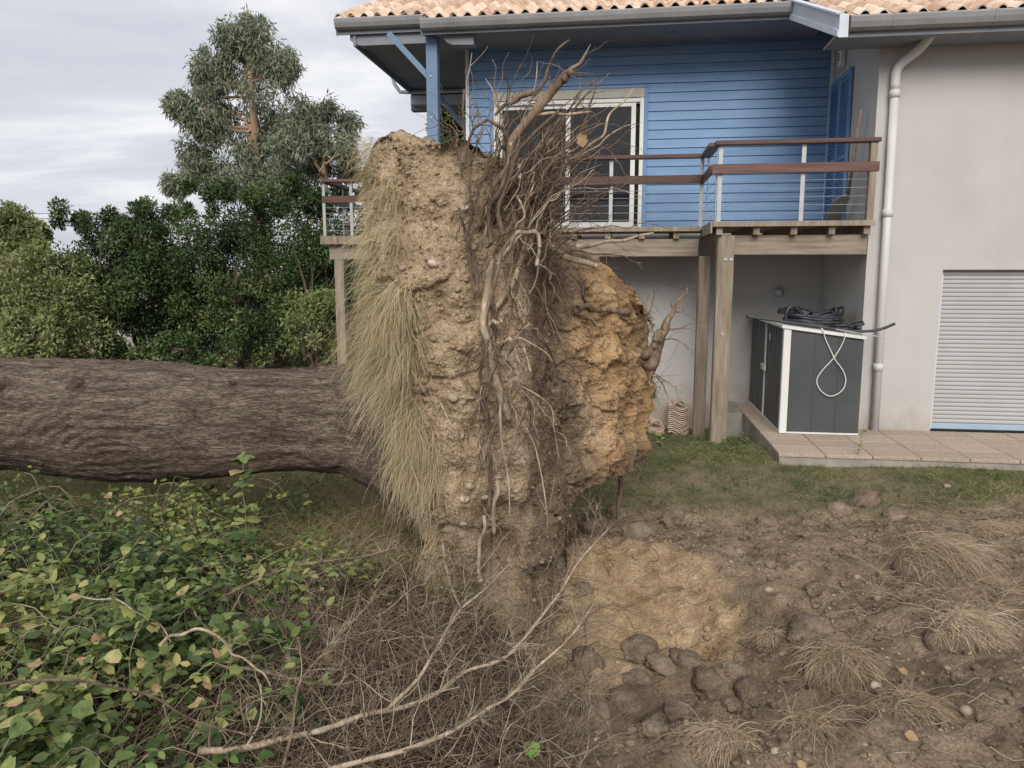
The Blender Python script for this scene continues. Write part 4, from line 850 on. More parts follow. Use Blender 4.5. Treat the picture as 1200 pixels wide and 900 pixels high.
# hollows seen in the root zone, and the notch on the right edge
def hollow(u, v, Y, r, dep):
    c = at(u, v, Y); return -dep * np.exp(-(((P0 - c) / r) ** 2).sum(1))
for hh in ((640, 300, 5.1, .2, .16), (668, 402, 5.3, .2, .18), (632, 372, 5.0, .16, .12), (672, 520, 5.3, .18, .14), (720, 470, 5.8, .2, .05), (470, 245, 4.7, .09, .07), (515, 270, 4.65, .14, .06), (515, 372, 4.6, .07, .09), (512, 350, 4.6, .06, .07), (560, 505, 4.6, .10, .1), (530, 560, 4.6, .10, .08), (575, 610, 4.65, .14, .22), (590, 660, 4.7, .16, .2), (480, 385, 4.75, .1, .08), (503, 640, 4.75, .1, .08), (550, 430, 4.6, .09, .07), (690, 455, 5.6, .12, .1), (640, 470, 5.0, .1, .08), (735, 398, 6.35, .17, .36), (498, 575, 4.8, .08, .16), (700, 350, 5.7, .16, .1), (725, 500, 6.1, .2, .12), (670, 345, 5.3, .15, .12), (600, 560, 4.7, .12, .12), (640, 600, 4.8, .14, .12), (615, 655, 4.75, .15, .16), (545, 690, 4.75, .14, .14), (590, 640, 4.7, .16, .30), (575, 690, 4.75, .18, .34), (635, 690, 4.85, .15, .24), (600, 600, 4.7, .10, .14), (500, 620, 4.8, .09, .2), (680, 590, 5.1, .14, .16)): D += hollow(*hh)
G2 = P0 + nrm.reshape(-1, 3) * D[:, None]
zt = np.interp(G2[:, 0], [-.9, -.78, -.66, -.5, -.42, -.3, -.2, -.05, .1, .25, .4, .6, .8, 1.0, 1.3], [2.80, 2.94, 2.97, 2.93, 2.87, 2.90, 2.86, 2.76, 2.66, 2.50, 2.36, 2.27, 2.16, 1.95, 1.55]) + .075 * fbm(P0[:, :3] * np.array([3, 3, .2]), 4, 55) + .05 * fbm(P0[:, :3] * np.array([11, 11, .5]), 3, 57)
over = G2[:, 2] - zt
zmin = np.interp(G2[:, 0] + .08 * lump, [.34, .42, .5, .7, 1.2], [-9, .30, .5, .54, .58]) * (G2[:, 1] > 4.9) + -9 * (G2[:, 1] <= 4.9)
G2[:, 2] = np.where(over > 0, zt + .02 * over, G2[:, 2])
G2[:, 2] = np.maximum(G2[:, 2], np.where(clay > -1, zmin + .05 * med, -9))
V = np.vstack([G2, [[G2[:NA, 0].mean(), G2[:NA, 1].mean(), G2[:NA, 2].mean() + .03]]]) - FTO
i_ = np.arange(NZ - 1)[:, None] * NA; j_ = np.arange(NA)[None]; j2 = (j_ + 1) % NA
F = np.stack([i_ + j_, i_ + NA + j_, i_ + NA + j2, i_ + j2], -1).reshape(-1, 4)
if flip < 0: F = F[:, ::-1]
T = np.stack([np.full(NA, NZ * NA), np.arange(NA), (np.arange(NA) + 1) % NA], 1)
xyz = G2
humus_shade = np.clip(sstep(.05, .16, xyz[:, 0] + .16 * lump) * (1 - sstep(.42, .62, xyz[:, 0] + .2 * med)) * (.35 + .65 * sstep(2.9, 2.2, xyz[:, 2])), 0, .85)  # root zone: dark humus mixed with painted shade
humus_shade = humus_shade * (1 - .6 * clay); humus_shade = np.clip(np.maximum(humus_shade, .75 * sstep(.88, .62, xyz[:, 2] + .22 * lump + .1 * med) * (.55 + .45 * (xyz[:, 0] > .3))), 0, 1)  # lower plate darkened too: underside shade put into the colour
hum = np.append(humus_shade, 0); cl_ = np.append(clay * (1 - .85 * (xyz[:, 2] > 2.45)), 0)
plate = mesh_np('root_plate', V, [F, T], mPlate, ft, smooth=True, attrs={'clay': cl_, 'humus_shade': hum})
PN = nrm.reshape(-1, 3)
# gravel and clods sticking to the face
def ico():
    t = (1 + 5 ** .5) / 2
    V = np.array([(-1, t, 0), (1, t, 0), (-1, -t, 0), (1, -t, 0), (0, -1, t), (0, 1, t), (0, -1, -t), (0, 1, -t), (t, 0, -1), (t, 0, 1), (-t, 0, -1), (-t, 0, 1)]); V /= np.linalg.norm(V[0])
    F = np.array([(0, 11, 5), (0, 5, 1), (0, 1, 7), (0, 7, 10), (0, 10, 11), (1, 5, 9), (5, 11, 4), (11, 10, 2), (10, 7, 6), (7, 1, 8), (3, 9, 4), (3, 4, 2), (3, 2, 6), (3, 6, 8), (3, 8, 9), (4, 9, 5), (2, 4, 11), (6, 2, 10), (8, 6, 7), (9, 8, 1)])
    return V, F
IV, IF = ico()
def ico2():
    V = [tuple(v) for v in IV]; F = []; c = {}
    def mid(a, b):
        k = (min(a, b), max(a, b))
        if k not in c: m = np.array(V[a]) + np.array(V[b]); m /= np.linalg.norm(m); V.append(tuple(m)); c[k] = len(V) - 1
        return c[k]
    for a, b, d in IF: x, y, z = mid(a, b), mid(b, d), mid(d, a); F += [(a, x, z), (b, y, x), (d, z, y), (x, y, z)]
    return np.array(V), np.array(F)
IV2, IF2 = ico2()
def pebbles(pos, size, flat=.7, TV=IV, TF=IF):
    n = len(pos); sc = np.stack([rng.uniform(.7, 1.3, n), rng.uniform(.7, 1.3, n), rng.uniform(flat * .7, flat * 1.3, n)], 1) * size[:, None]
    a = rng.uniform(0, 6.28, n); ca, sa = np.cos(a), np.sin(a); tl = rng.normal(0, .5, n)
    Vv = TV[None] * sc[:, None]; x = Vv[..., 0] * ca[:, None] - Vv[..., 1] * sa[:, None]; y = Vv[..., 0] * sa[:, None] + Vv[..., 1] * ca[:, None]; z = Vv[..., 2]
    y2 = y * np.cos(tl)[:, None] - z * np.sin(tl)[:, None]; z2 = y * np.sin(tl)[:, None] + z * np.cos(tl)[:, None]
    Vv = np.stack([x, y2, z2], -1) * (1 + .17 * rng.normal(size=(n, len(TV), 1)))
    return (pos[:, None] + Vv).reshape(-1, 3), (TF[None] + (np.arange(n) * len(TV))[:, None, None]).reshape(-1, 3)
vis = np.where((np.arange(NA)[None] < 590) & (np.arange(NZ)[:, None] > 12) & (np.arange(NZ)[:, None] < 400))
vidx = vis[0] * NA + vis[1]
pk = rng.choice(vidx, 2600); wgt = (fbm(G2[pk] * 2.5, 2, 66) > -.1) & (G2[pk][:, 0] < .6); pk = pk[wgt]
pk = pk[::2]; V, F = pebbles(G2[pk] - FTO + PN[pk] * .002, rng.uniform(.005, .014, len(pk)) * rng.choice([1, 1, 1, 1.6], len(pk)))
tag(mesh_np('gravel', V, F, mStone, ft), kind='stuff')
pk = rng.choice(vidx, 9000)
V, F = pebbles(G2[pk] - FTO, rng.uniform(.003, .009, len(pk)) * rng.choice([1, 1, 1, 1.9], len(pk)))
tag(mesh_np('crumb', V, F, mPlate, ft, attrs={'clay': rep(cl_[pk], 12), 'humus_shade': rep(hum[pk], 12)}), kind='stuff')
def surf(u, v):
    """point of the plate's face seen at pixel (u, v): nearest to the ray"""
    a = np.array((0, 0, CAM_H)); b = at(u, v, 5.0); d = (b - a) / np.linalg.norm(b - a)
    q = G2[vidx] - a; t = q @ d; off = np.linalg.norm(q - t[:, None] * d, axis=1); ok = np.where(off < .03)[0]
    if len(ok) == 0: ok = np.argsort(off)[:5]
    k = ok[np.argmin(t[ok])]; return G2[vidx[k]], PN[vidx[k]], float(G2[vidx[k]][1])
def stone_mesh(name, seed, flat=.65, mat=mStone):
    V = IV2 * (1 + .16 * fbm(IV2 * 1.4 + seed * 7, 3, seed))[:, None]; V = V * np.array([1, .8, flat])
    return mesh_np(name, V, IF2, mat, None, smooth=True)
sm_ = [stone_mesh('stone', k) for k in range(4)]
sp = [(512, 393, .026), (471, 312, .02), (513, 307, .03), (529, 470, .034), (545, 617, .022), (546, 572, .03), (510, 228, .02), (521, 393, .018), (497, 512, .016), (545, 250, .02), (560, 290, .02), (538, 340, .018), (553, 372, .018), (546, 590, .028), (546, 515, .018), (604, 580, .018), (573, 585, .022), (500, 300, .018), (570, 262, .02)]
free = list(sm_)
for k, (u, v, r) in enumerate(sp):
    p, n, _ = surf(u, v); src = sm_[k % 4]
    o = src if src in free else inst(src)
    if src in free: free.remove(src)
    o.parent = ft; o.location = p - FTO + n * r * .15; o.scale = (r * 1.2, r * 1.2, r * 1.2); o.rotation_euler = (rng.uniform(-.6, .6), rng.uniform(-.6, .6), rng.uniform(0, 6))
# roots: hand placed ones, pixel polylines with a depth offset in front of the face
def root(pts, r0, r1, mat, off=.03, Y=None, sides=9, K=None, name='root', wob=.006):
    P = []
    for q in pts:
        if len(q) == 3: P.append(at(*q))
        elif Y: P.append(at(q[0], q[1], Y))
        else:
            p, n, y = surf(*q); P.append(at(q[0], q[1], y - off))
    K = K or max(14, 6 * len(P)); Pm = resample(P, max(5, int(1.6 * len(P)))); Pm[1:-1] += rng.normal(size=Pm[1:-1].shape) * wob * 1.3; P = resample(Pm, K)
    t = np.linspace(0, 1, K); r = .84 * (r0 + (r1 - r0) * t) * (1 + .10 * np.interp(np.linspace(0, 1, K), np.linspace(0, 1, 7), rng.normal(size=7)))
    V, F = tubes([P - FTO], [r], sides)
    ends = [np.arange(sides)[None], (np.arange(sides) + (K - 1) * sides)[None]]
    return mesh_np(name, V, [F] + ([e_ for e_ in ends] if sides != 4 else []), mat, ft, smooth=True), P
RL = []
def rr_(*a, **k): RL.append(root(*a, **k))
rr_([(575, 300), (572, 335), (569, 365), (570, 400), (577, 430), (586, 462), (597, 492)], .026, .03, mRootP, off=.07)
rr_([(630, 262, 4.75), (608, 320, 4.65), (592, 345, 4.6), (580, 362, 4.6)], .016, .02, mRootP)
rr_([(572, 340), (574, 390, 4.55), (570, 360, 4.53), (585, 310, 4.5), (604, 272, 4.5)], .018, .012, mRootM)
rr_([(560, 262, 4.6), (590, 205, 4.55), (606, 160, 4.5), (628, 132, 4.5), (650, 100, 4.5), (664, 87, 4.5)], .034, .028, mRootM)
rr_([(650, 98, 4.5), (668, 85, 4.52), (680, 70, 4.55), (692, 52, 4.6)], .018, .003, mRootM)
rr_([(625, 112, 4.5), (640, 90, 4.5), (650, 65, 4.5), (657, 55, 4.5), (667, 47, 4.5)], .014, .006, mRootD)
rr_([(655, 95, 4.5), (668, 88, 4.48), (669, 84, 4.46)], .03, .022, mRootM)
rr_([(580, 135, 4.6), (602, 118, 4.55), (625, 108, 4.52)], .012, .02, mRootM)
rr_([(598, 170, 4.5), (622, 140, 4.5), (632, 132, 4.5), (655, 133, 4.5), (673, 132, 4.5), (692, 131, 4.52)], .015, .007, mRootP)
rr_([(652, 205, 4.9), (684, 174, 4.85), (704, 158, 4.8), (718, 130, 4.8), (742, 104, 4.8)], .015, .004, mRootP)
rr_([(670, 190, 4.9), (700, 170, 4.9), (722, 155, 4.9), (745, 145, 4.92)], .008, .003, mRootP)
rr_([(610, 270, 4.6), (630, 215, 4.6), (660, 180, 4.6), (690, 140, 4.6)], .02, .006, mRootM)
rr_([(680, 160, 4.6), (690, 130, 4.58), (701, 93, 4.58)], .01, .003, mRootD)
rr_([(590, 275, 4.5), (586, 240, 4.5), (598, 200, 4.5), (615, 165, 4.5), (655, 130, 4.5)], .022, .01, mRootD)
rr_([(576, 285, 4.5), (576, 245, 4.5), (590, 210, 4.48), (596, 180, 4.5)], .016, .01, mRootD)
rr_([(556, 340, 4.5), (551, 290, 4.5), (552, 240, 4.5), (549, 205, 4.5), (546, 175, 4.5), (543, 130, 4.52), (544, 105, 4.55)], .014, .007, mRootD)
rr_([(547, 180, 4.5), (549, 165, 4.5), (560, 148, 4.5), (574, 142, 4.5), (586, 148, 4.5), (594, 158, 4.5), (590, 175, 4.55)], .009, .012, mRootD)
rr_([(553, 150, 4.6), (549, 85, 4.6), (553, 62, 4.62)], .006, .002, mRootP)
rr_([(560, 150, 4.6), (556, 110, 4.6), (550, 80, 4.62)], .003, .002, mRootM)
rr_([(594, 145, 4.6), (597, 105, 4.6), (610, 75, 4.62)], .005, .002, mRootD)
rr_([(560, 335, 4.5), (556, 300, 4.5), (545, 275, 4.48), (538, 250, 4.45)], .012, .007, mRootD)
rr_([(585, 310, 4.5), (597, 285, 4.5), (606, 275, 4.48), (620, 271, 4.48), (630, 277, 4.48), (631, 295, 4.5), (629, 312, 4.5)], .016, .013, mRootP)
rr_([(606, 230, 4.5), (615, 250, 4.48), (606, 270, 4.48), (618, 290, 4.48), (628, 300, 4.48)], .006, .004, mRootP)
rr_([(628, 308, 4.55), (645, 318, 4.7), (655, 328, 4.9)], .008, .003, mRootP)
rr_([(636, 270, 5.1), (652, 285, 5.05), (668, 297, 5.05), (690, 303, 5.05), (700, 307, 5.05)], .06, .04, mRootM)
rr_([(640, 285, 5.0), (664, 300, 5.0), (685, 306, 5.0), (700, 312, 5.0)], .03, .025, mRootP)
rr_([(675, 290, 5.9), (705, 284, 5.9), (735, 279, 5.9), (766, 273, 5.9)], .022, .008, mRootP)
rr_([(676, 362), (695, 360), (715, 363), (738, 366)], .03, .02, mRootM, off=.02)
rr_([(672, 366), (690, 376), (708, 384)], .014, .006, mRootM, off=.02)
rr_([(686, 330), (684, 345), (688, 358)], .008, .012, mRootD, off=.02)
rr_([(650, 332), (648, 350, 4.95), (640, 368, 4.95), (634, 385)], .008, .005, mRootD, off=.05)
rr_([(607, 320, 4.7), (614, 345, 4.68), (616, 370, 4.68)], .006, .004, mRootP)
rr_([(574, 380, 4.5), (582, 379, 4.46), (588, 376, 4.44)], .014, .012, mRootP)
rr_([(590, 425, 4.55), (596, 412, 4.5), (601, 402, 4.45), (590, 402, 4.45)], .016, .013, mRootP)
rr_([(602, 400, 4.46), (612, 396, 4.44), (632, 410, 4.44), (648, 424, 4.44)], .007, .003, mRootP)
rr_([(600, 400, 4.46), (610, 390, 4.44), (621, 379, 4.42)], .005, .003, mRootP)
rr_([(600, 402, 4.46), (608, 420, 4.44), (608, 436, 4.44), (598, 448, 4.46), (590, 455, 4.5)], .006, .006, mRootP)
rr_([(612, 405, 4.46), (618, 420, 4.45), (622, 436, 4.45)], .008, .006, mRootP)
rr_([(586, 470, 4.5), (590, 520, 4.48), (594, 565, 4.48), (597, 605, 4.48)], .009, .004, mRootP)
rr_([(583, 560, 4.5), (580, 590, 4.5), (579, 625, 4.5)], .018, .012, mRootP)
rr_([(563, 680, 4.5), (562, 650, 4.5), (565, 620, 4.5), (567, 604, 4.52)], .02, .012, mRootP)
rr_([(519, 635, 4.5), (522, 665, 4.45), (529, 690, 4.4), (541, 715, 4.3)], .012, .009, mRootP)
rr_([(565, 470), (574, 520, 4.5), (576, 560), (573, 600, 4.55)], .02, .012, mRootD, off=.05)
rr_([(575, 360), (566, 420, 4.5), (562, 440), (573, 490, 4.5)], .012, .01, mRootD, off=.05)
rr_([(640, 310), (636, 350, 4.8), (640, 400, 4.8), (652, 430)], .01, .006, mRootD, off=.06)
rr_([(610, 452, 4.5), (645, 476, 4.55), (650, 510, 4.6), (655, 540, 4.65)], .006, .003, mRootP)
rr_([(616, 500, 4.55), (630, 540, 4.5), (638, 575, 4.48), (642, 620, 4.45)], .006, .003, mRootP)
rr_([(465, 358, 4.6), (478, 385, 4.55), (490, 400, 4.55), (497, 420)], .006, .004, mRootP)
rr_([(515, 470), (524, 490, 4.5), (535, 505, 4.5), (542, 525)], .008, .003, mRootP, off=.03)
rr_([(725, 610, 6.2), (726, 575, 6.2), (724, 540, 6.2)], .022, .024, mRootD)
rr_([(726, 605, 6.2), (735, 635, 6.0), (748, 655, 5.9)], .012, .006, mRootD)
rr_([(456, 285), (470, 300, 4.6), (480, 345, 4.6), (490, 372)], .006, .004, mRootM, off=.02)
# broken root with a spray of twigs poking out behind the right edge
br = [(738, 420, 6.35), (752, 425, 6.3), (762, 428, 6.25), (768, 408, 6.2), (776, 388, 6.2), (786, 370, 6.2), (797, 352, 6.2), (806, 338, 6.2)]
rr_(br[:5], .05, .06, mRootM); rr_([(757, 456, 6.25), (763, 436, 6.25), (768, 415, 6.22), (774, 394, 6.2)], .02, .055, mRootD); rr_(br[3:], .062, .004, mRootM); rr_([(745, 412, 6.3), (755, 418, 6.22), (768, 404, 6.15)], .05, .03, mRootM)
for pts in ([(772, 400, 6.2), (785, 396, 6.15), (800, 402, 6.1), (806, 410, 6.1)], [(778, 388, 6.2), (792, 384, 6.15), (805, 386, 6.1)], [(766, 436, 6.2), (780, 446, 6.15), (793, 456, 6.1)], [(764, 440, 6.2), (776, 452, 6.15), (784, 468, 6.1)], [(762, 445, 6.2), (764, 452, 6.15), (770, 458, 6.1)], [(790, 365, 6.2), (800, 362, 6.2), (808, 352, 6.2)], [(757, 390, 6.3), (758, 360, 6.3), (762, 340, 6.3)], [(758, 372, 6.3), (766, 350, 6.25), (768, 338, 6.25)], [(752, 375, 6.3), (762, 372, 6.28), (763, 392, 6.25)], [(788, 368, 6.2), (786, 355, 6.2), (784, 350, 6.2)], [(752, 462, 6.3), (764, 466, 6.25), (766, 462, 6.2)], [(798, 350, 6.2), (803, 346, 6.2), (806, 334, 6.2)]):
    rr_(pts, .009, .003, mRootM, sides=6)
# many more roots of the bundle, random but following the sweep of the real ones
def rroot(u0, v0, ang, L, Y, r, mat, curve=0, seg=7):
    P = [np.array((u0, v0), float)]; a = ang
    for q in range(seg):
        a += curve / seg + rng.normal(0, .13); P.append(P[-1] + L / seg * np.array((math.cos(a), -math.sin(a))))
    Yv = Y + np.cumsum(rng.normal(0, .02, seg + 1)); return root([(p[0], p[1], y) for p, y in zip(P, Yv)], r, r * .3, mat, sides=7)
for q in range(130):
    u0 = rng.uniform(556, 648); v0 = rng.uniform(205, 315); mat = (mRootD, mRootD, mRootD, mRootM, mRootM, mRootP)[rng.integers(6)]
    L = rng.uniform(70, 175) * (1 - .25 * (u0 > 620))
    RL.append(rroot(u0, v0, R(rng.uniform(52, 92)), L, rng.uniform(4.45, 4.95) + .002 * max(0, u0 - 600), rng.uniform(.0035, .0095) * (1.5 if rng.random() < .15 else 1), mat, curve=-R(rng.uniform(-10, 60))))
for q in range(40):
    u0 = rng.uniform(565, 640); v0 = rng.uniform(300, 500); mat = (mRootD, mRootM, mRootP)[rng.integers(3)]
    RL.append(rroot(u0, v0, R(rng.uniform(-112, -62)), rng.uniform(60, 150), rng.uniform(4.45, 4.6) + .004 * max(0, u0 - 595), rng.uniform(.003, .0085), mat, curve=R(rng.uniform(-30, 30))))
for q in range(14):
    u0 = rng.uniform(535, 560); v0 = rng.uniform(160, 330)
    RL.append(rroot(u0, v0, R(rng.uniform(60, 120)), rng.uniform(40, 90), rng.uniform(4.45, 4.6), rng.uniform(.004, .009), (mRootD, mRootM)[rng.integers(2)], curve=R(rng.uniform(-30, 30))))
# fine root hairs: off the big roots and straight from the soil
HP = []; HR_ = []; HT = []
def hair(p, d, L, r, g=.25, K=6, wob=.10):
    P = [p]; d = d / np.linalg.norm(d)
    for q in range(K - 1):
        d = d + rng.normal(size=3) * wob * 2.0; d[2] -= g * .35; d /= np.linalg.norm(d); P.append(P[-1] + d * L / (K - 1))
    HP.append(np.array(P) - FTO); HR_.append(np.linspace(r, r * .4, K)); HT.append(np.clip(rng.normal(.45, .22), 0, 1))
for o, P in RL:
    for q in range(rng.integers(3, 8)):
        k = rng.integers(1, len(P) - 1); d = (P[k] - P[k - 1]); d = d / np.linalg.norm(d) * .9 + rng.normal(size=3) * .7
        hair(P[k], d, rng.uniform(.05, .26), rng.uniform(.0012, .0032), g=rng.uniform(-.2, .5))
for k in rng.choice(vidx, 1500):
    p = G2[k]
    wg = 1.0 if .0 < p[0] < .75 else (.5 if p[0] >= .75 else .28)
    if rng.random() < wg: hair(p, PN[k] * .6 + rng.normal(size=3) * .6, rng.uniform(.03, .16) * (1.6 if .0 < p[0] < .5 else 1), rng.uniform(.0009, .0022), g=.6)
rag = vidx[(G2[vidx][:, 0] > .78)]
for k in rng.choice(rag, 900): hair(G2[k], PN[k] + rng.normal(size=3) * .7, rng.uniform(.03, .12), rng.uniform(.001, .0025), g=.3)
V, F = tubes(HP, HR_, 3); tag(mesh_np('root_hair', V, F, mHair, ft, attrs={'tint': rep(HT, 18)}), kind='stuff')
# turf hanging from the former lawn side of the plate
GP = []; GW = []; GT = []; GS = []
def strand(p, d, L, w, t, K=7, g=1.0):
    P = [p]; d = d / np.linalg.norm(d)
    for q in range(K - 1):
        d = d + rng.normal(size=3) * .15; d[2] -= g * .32; d /= np.linalg.norm(d); P.append(P[-1] + d * L / (K - 1))
    GP.append(np.array(P)); GW.append(np.linspace(1, .25, K) * w); GT.append(t); GS.append((rng.normal(), rng.normal() - 1, .2))
for q in range(11000):
    zt_ = rng.uniform(.55, 2.95) if q < 8200 else rng.uniform(1.0, 2.1)
    yt = rng.uniform(4.63, 5.75); 
    xl_ = np.interp(zt_, kz[::-1], xl[::-1])
    dens = vnoise(np.array([[yt * 2.2, zt_ * 1.7, 3.3]]), 3)[0]
    if dens < -.35 and zt_ < 2.3: continue
    x0 = xl_ + rng.normal(.01, .03) + .05 * lump[0] + (.07 if yt < 4.75 else 0)
    wid = .6 + .8 * np.exp(-((zt_ - 1.75) / .5) ** 2)
    strand(np.array((x0, yt, zt_)), np.array((-.5 * wid, rng.normal(-.15, .35), rng.uniform(-.3, .4))), rng.uniform(.10, .36) * (.45 + .45 * wid) * np.clip(1 + 1.0 * vnoise(np.array([[yt * 7, zt_ * 6, 1.7]]), 13)[0], .35, 1.7) * (.7 if zt_ < 1 else (.55 if zt_ > 2.55 else 1)), rng.uniform(.0016, .0034), np.clip(.48 + .45 * vnoise(np.array([[yt * 5, zt_ * 4, 0.]]), 9)[0] + rng.normal(0, .24) + (.12 if zt_ < 1 else 0), 0, 1))
# tufts on the near face of the plate
for (u, v, n_, L) in ((462, 365, 420, .36), (470, 345, 260, .3), (478, 480, 300, .3), (490, 505, 220, .34), (505, 560, 160, .25), (512, 640, 220, .28), (460, 270, 160, .22), (455, 225, 120, .2), (500, 520, 150, .2), (478, 410, 260, .35), (515, 660, 180, .25), (470, 540, 280, .4)):
    p, n, _ = surf(u, v)
    for q in range(n_):
        strand(p + rng.normal(size=3) * np.array((.04, .05, .06)), np.array((rng.normal(-.25, .4), -.8, rng.uniform(-.2, .4))), rng.uniform(.5, 1.1) * L, rng.uniform(.0022, .0045), np.clip(rng.normal(.55, .17), 0, 1), g=1.3)
V, F = ribbons(np.array(GP) - FTO, GW, np.array(GS)); tag(mesh_np('turf_fringe', V, F, mStraw, ft, attrs={'tint': rep(GT, 14)}), kind='stuff')

# ------------------------------------------------------------------ ground cover, branches, clods
YS = np.concatenate([np.arange(1.9, 9, .02), np.arange(9, 14, .1)])
def ong(u, v, lift=0):
    """point where the ray through pixel (u, v) meets the ground raised by lift"""
    P = np.array([at(u, v, Y) for Y in YS]) if False else None
    xc = (u - 600) / FPX; yc = (450 - v) / FPX; dy = math.cos(PITCH) + yc * math.sin(PITCH); dz = -math.sin(PITCH) + yc * math.cos(PITCH)
    X = xc / dy * YS; Z = CAM_H + dz / dy * YS; g = ground_h(X, YS) + lift; k = np.argmax(Z <= g)
    return np.array((X[k], YS[k], Z[k]))
def in_terrace(x, y):
    lx = (x - HO[0]) * HA[0] + (y - HO[1]) * HA[1]; lt = (x - HO[0]) * HB[0] + (y - HO[1]) * HB[1]
    return ((lx > -1.25) & (lt > -1.54)) | ((lt > TB - .05) & (lx > -5.6)) | ((lx > -1.5) & (lt > 1.1))
def grass(name, n, xr_, yr_, L, wd, mat, dens, lab=None, lean=.5, K=4, tmean=.45, tsd=.2):
    x = rng.uniform(*xr_, n); y = rng.uniform(*yr_, n) ; keep = dens(x, y) > rng.random(n); x, y = x[keep], y[keep]; n = len(x)
    z = ground_h(x, y); d = rng.normal(size=(n, 3)) * lean; d[:, 2] = 1; d /= np.linalg.norm(d, axis=1, keepdims=True)
    ll = rng.uniform(.4, 1.2, n) * L; t = np.linspace(0, 1, K); P = np.stack([x, y, z], 1)[:, None] + d[:, None] * (ll[:, None, None] * t[None, :, None])
    out_ = d.copy(); out_[:, 2] = -.5 ; P += out_[:, None] * (ll[:, None, None] * (t ** 2)[None, :, None]) * .55
    tt = np.clip(tmean + .28 * fbm(np.stack([x, y, 0 * x], 1) * 1.4, 2, 15) + rng.normal(0, tsd, n), 0, 1)
    V, F = ribbons(P, wd * np.linspace(1, .2, K)[None] * rng.uniform(.7, 1.3, (n, 1)), np.stack([rng.normal(size=n), rng.normal(size=n), 0 * x + .1], 1))
    return tag(mesh_np(name, V, F, mat, None, attrs={'tint': rep(tt, 2 * K)}), kind='stuff')
nz2 = lambda x, y, s, k: fbm(np.stack([x, y, 0 * x], 1) * s, 3, k)
grass('lawn_grass', 90000, (.2, 6.5), (6.6, 12), .085, .006, mGrass, lambda x, y: lawn_mask(x, y) * (~in_terrace(x, y)) * np.clip(.45 + 1.1 * nz2(x, y, 1.6, 25), .04, 1), lean=.6, tmean=.42)
grass('meadow_grass', 70000, (-6.5, .0), (4.4, 11), .24, .005, mGrass, lambda x, y: np.clip(.6 + .9 * nz2(x, y, 1.2, 35), .1, 1) * (1 - .6 * sstep(8, 11, y)) * ((y > 5.2 - .4 * nz2(x, y, 1, 3)) | (nz2(x, y, 1.3, 8) > .1)), lean=.6, tmean=.78)
grass('dead_grass', 20000, (-.6, 5.5), (2.2, 7.2), .17, .0035, mStraw2, lambda x, y: np.clip(2.2 * nz2(x, y, 1.5, 45) + .02, 0, 1) * (.1 + .9 * sstep(1.3, 2.2, x - .25 * (y - 4))), lean=1.1, tmean=.5)
grass('tall_grass', 26000, (-5.5, -.2), (5.0, 9.5), .34, .0045, mStraw, lambda x, y: np.clip(.7 + .9 * nz2(x, y, 1.1, 39), .05, 1), lean=.6, tmean=.22, tsd=.22, K=5)
grass('straw_grass', 9000, (-4, -.7), (2.4, 5.4), .4, .0035, mStraw2, lambda x, y: np.clip(2.2 * nz2(x, y, 1.5, 63) - .1, 0, 1), lean=.75, tmean=.6, K=6)
# small broad leaved weeds in the lawn and under the trunk
def weedpatch(name, n, xr_, yr_, size, dens, mat=mGrass, tm=.3, hgt=.08):
    x = rng.uniform(*xr_, n); y = rng.uniform(*yr_, n); k = dens(x, y) > rng.random(n); x, y = x[k], y[k]; n = len(x); m = 6
    X = np.repeat(x, m) + rng.normal(0, .035, n * m); Y = np.repeat(y, m) + rng.normal(0, .035, n * m); Z = ground_h(X, Y) + rng.uniform(.01, hgt, n * m)
    d = rng.normal(size=(n * m, 3)); d[:, 2] = np.abs(d[:, 2]) * .3; nr = rng.normal(size=(n * m, 3)) * .4 + np.array((0, 0, 1)); L = size * rng.uniform(.6, 1.3, n * m)
    V, F = leaves(np.stack([X, Y, Z], 1), d, nr, L, L * .55); t = np.clip(tm + rng.normal(0, .15, n * m), 0, 1)
    return tag(mesh_np(name, V, F, mat, None, attrs={'tint': rep(t, 8)}), kind='stuff')
weedpatch('lawn_weeds', 1100, (.3, 5.5), (7.1, 10.5), .04, lambda x, y: lawn_mask(x, y) * (~in_terrace(x, y)) * np.clip(.2 + 1.2 * nz2(x, y, 1.1, 27), 0, 1), tm=.25)
weedpatch('meadow_weeds', 2600, (-5.5, -.5), (4.6, 8), .05, lambda x, y: np.clip(.45 + 1.2 * nz2(x, y, 1.0, 29), 0, 1), tm=.3, hgt=.2)
# gravel and soil crumbs on the bare earth
def scatter_soil(n, lo, hi, seed, bias=1.0, xr_=(-.4, 4.6), yr_=(2.1, 7.2)):
    x = rng.uniform(*xr_, n); y = rng.uniform(*yr_, n); k = ((1 - lawn_mask(x, y)) * np.clip(.5 + bias * nz2(x, y, 1.3, seed), 0, 1)) > rng.random(n); x, y = x[k], y[k]
    s_ = lo + (hi - lo) * rng.random(len(x)) ** 4; return np.stack([x, y, ground_h(x, y) + s_ * .2], 1), s_
p, s_ = scatter_soil(4200, .003, .016, 51); V, F = pebbles(p, s_); tag(mesh_np('gravel', V, F, mStone, None), kind='stuff')
p, s_ = scatter_soil(15000, .004, .03, 53, 1.4); V, F = pebbles(p, s_, TV=IV2, TF=IF2) if False else pebbles(p, s_)
n0 = len(p); sandm = np.clip(1 - sstep(.75, 1.15, np.sqrt(((p[:, 0] - 1) / .72) ** 2 + ((p[:, 1] - 5.35) / .72) ** 2)), 0, 1)
tag(mesh_np('soil_crumbs', V, F, mGround, None, attrs={'lawn': np.zeros(12 * n0), 'sand': rep(sandm, 12), 'litter': np.zeros(12 * n0)}), kind='stuff')
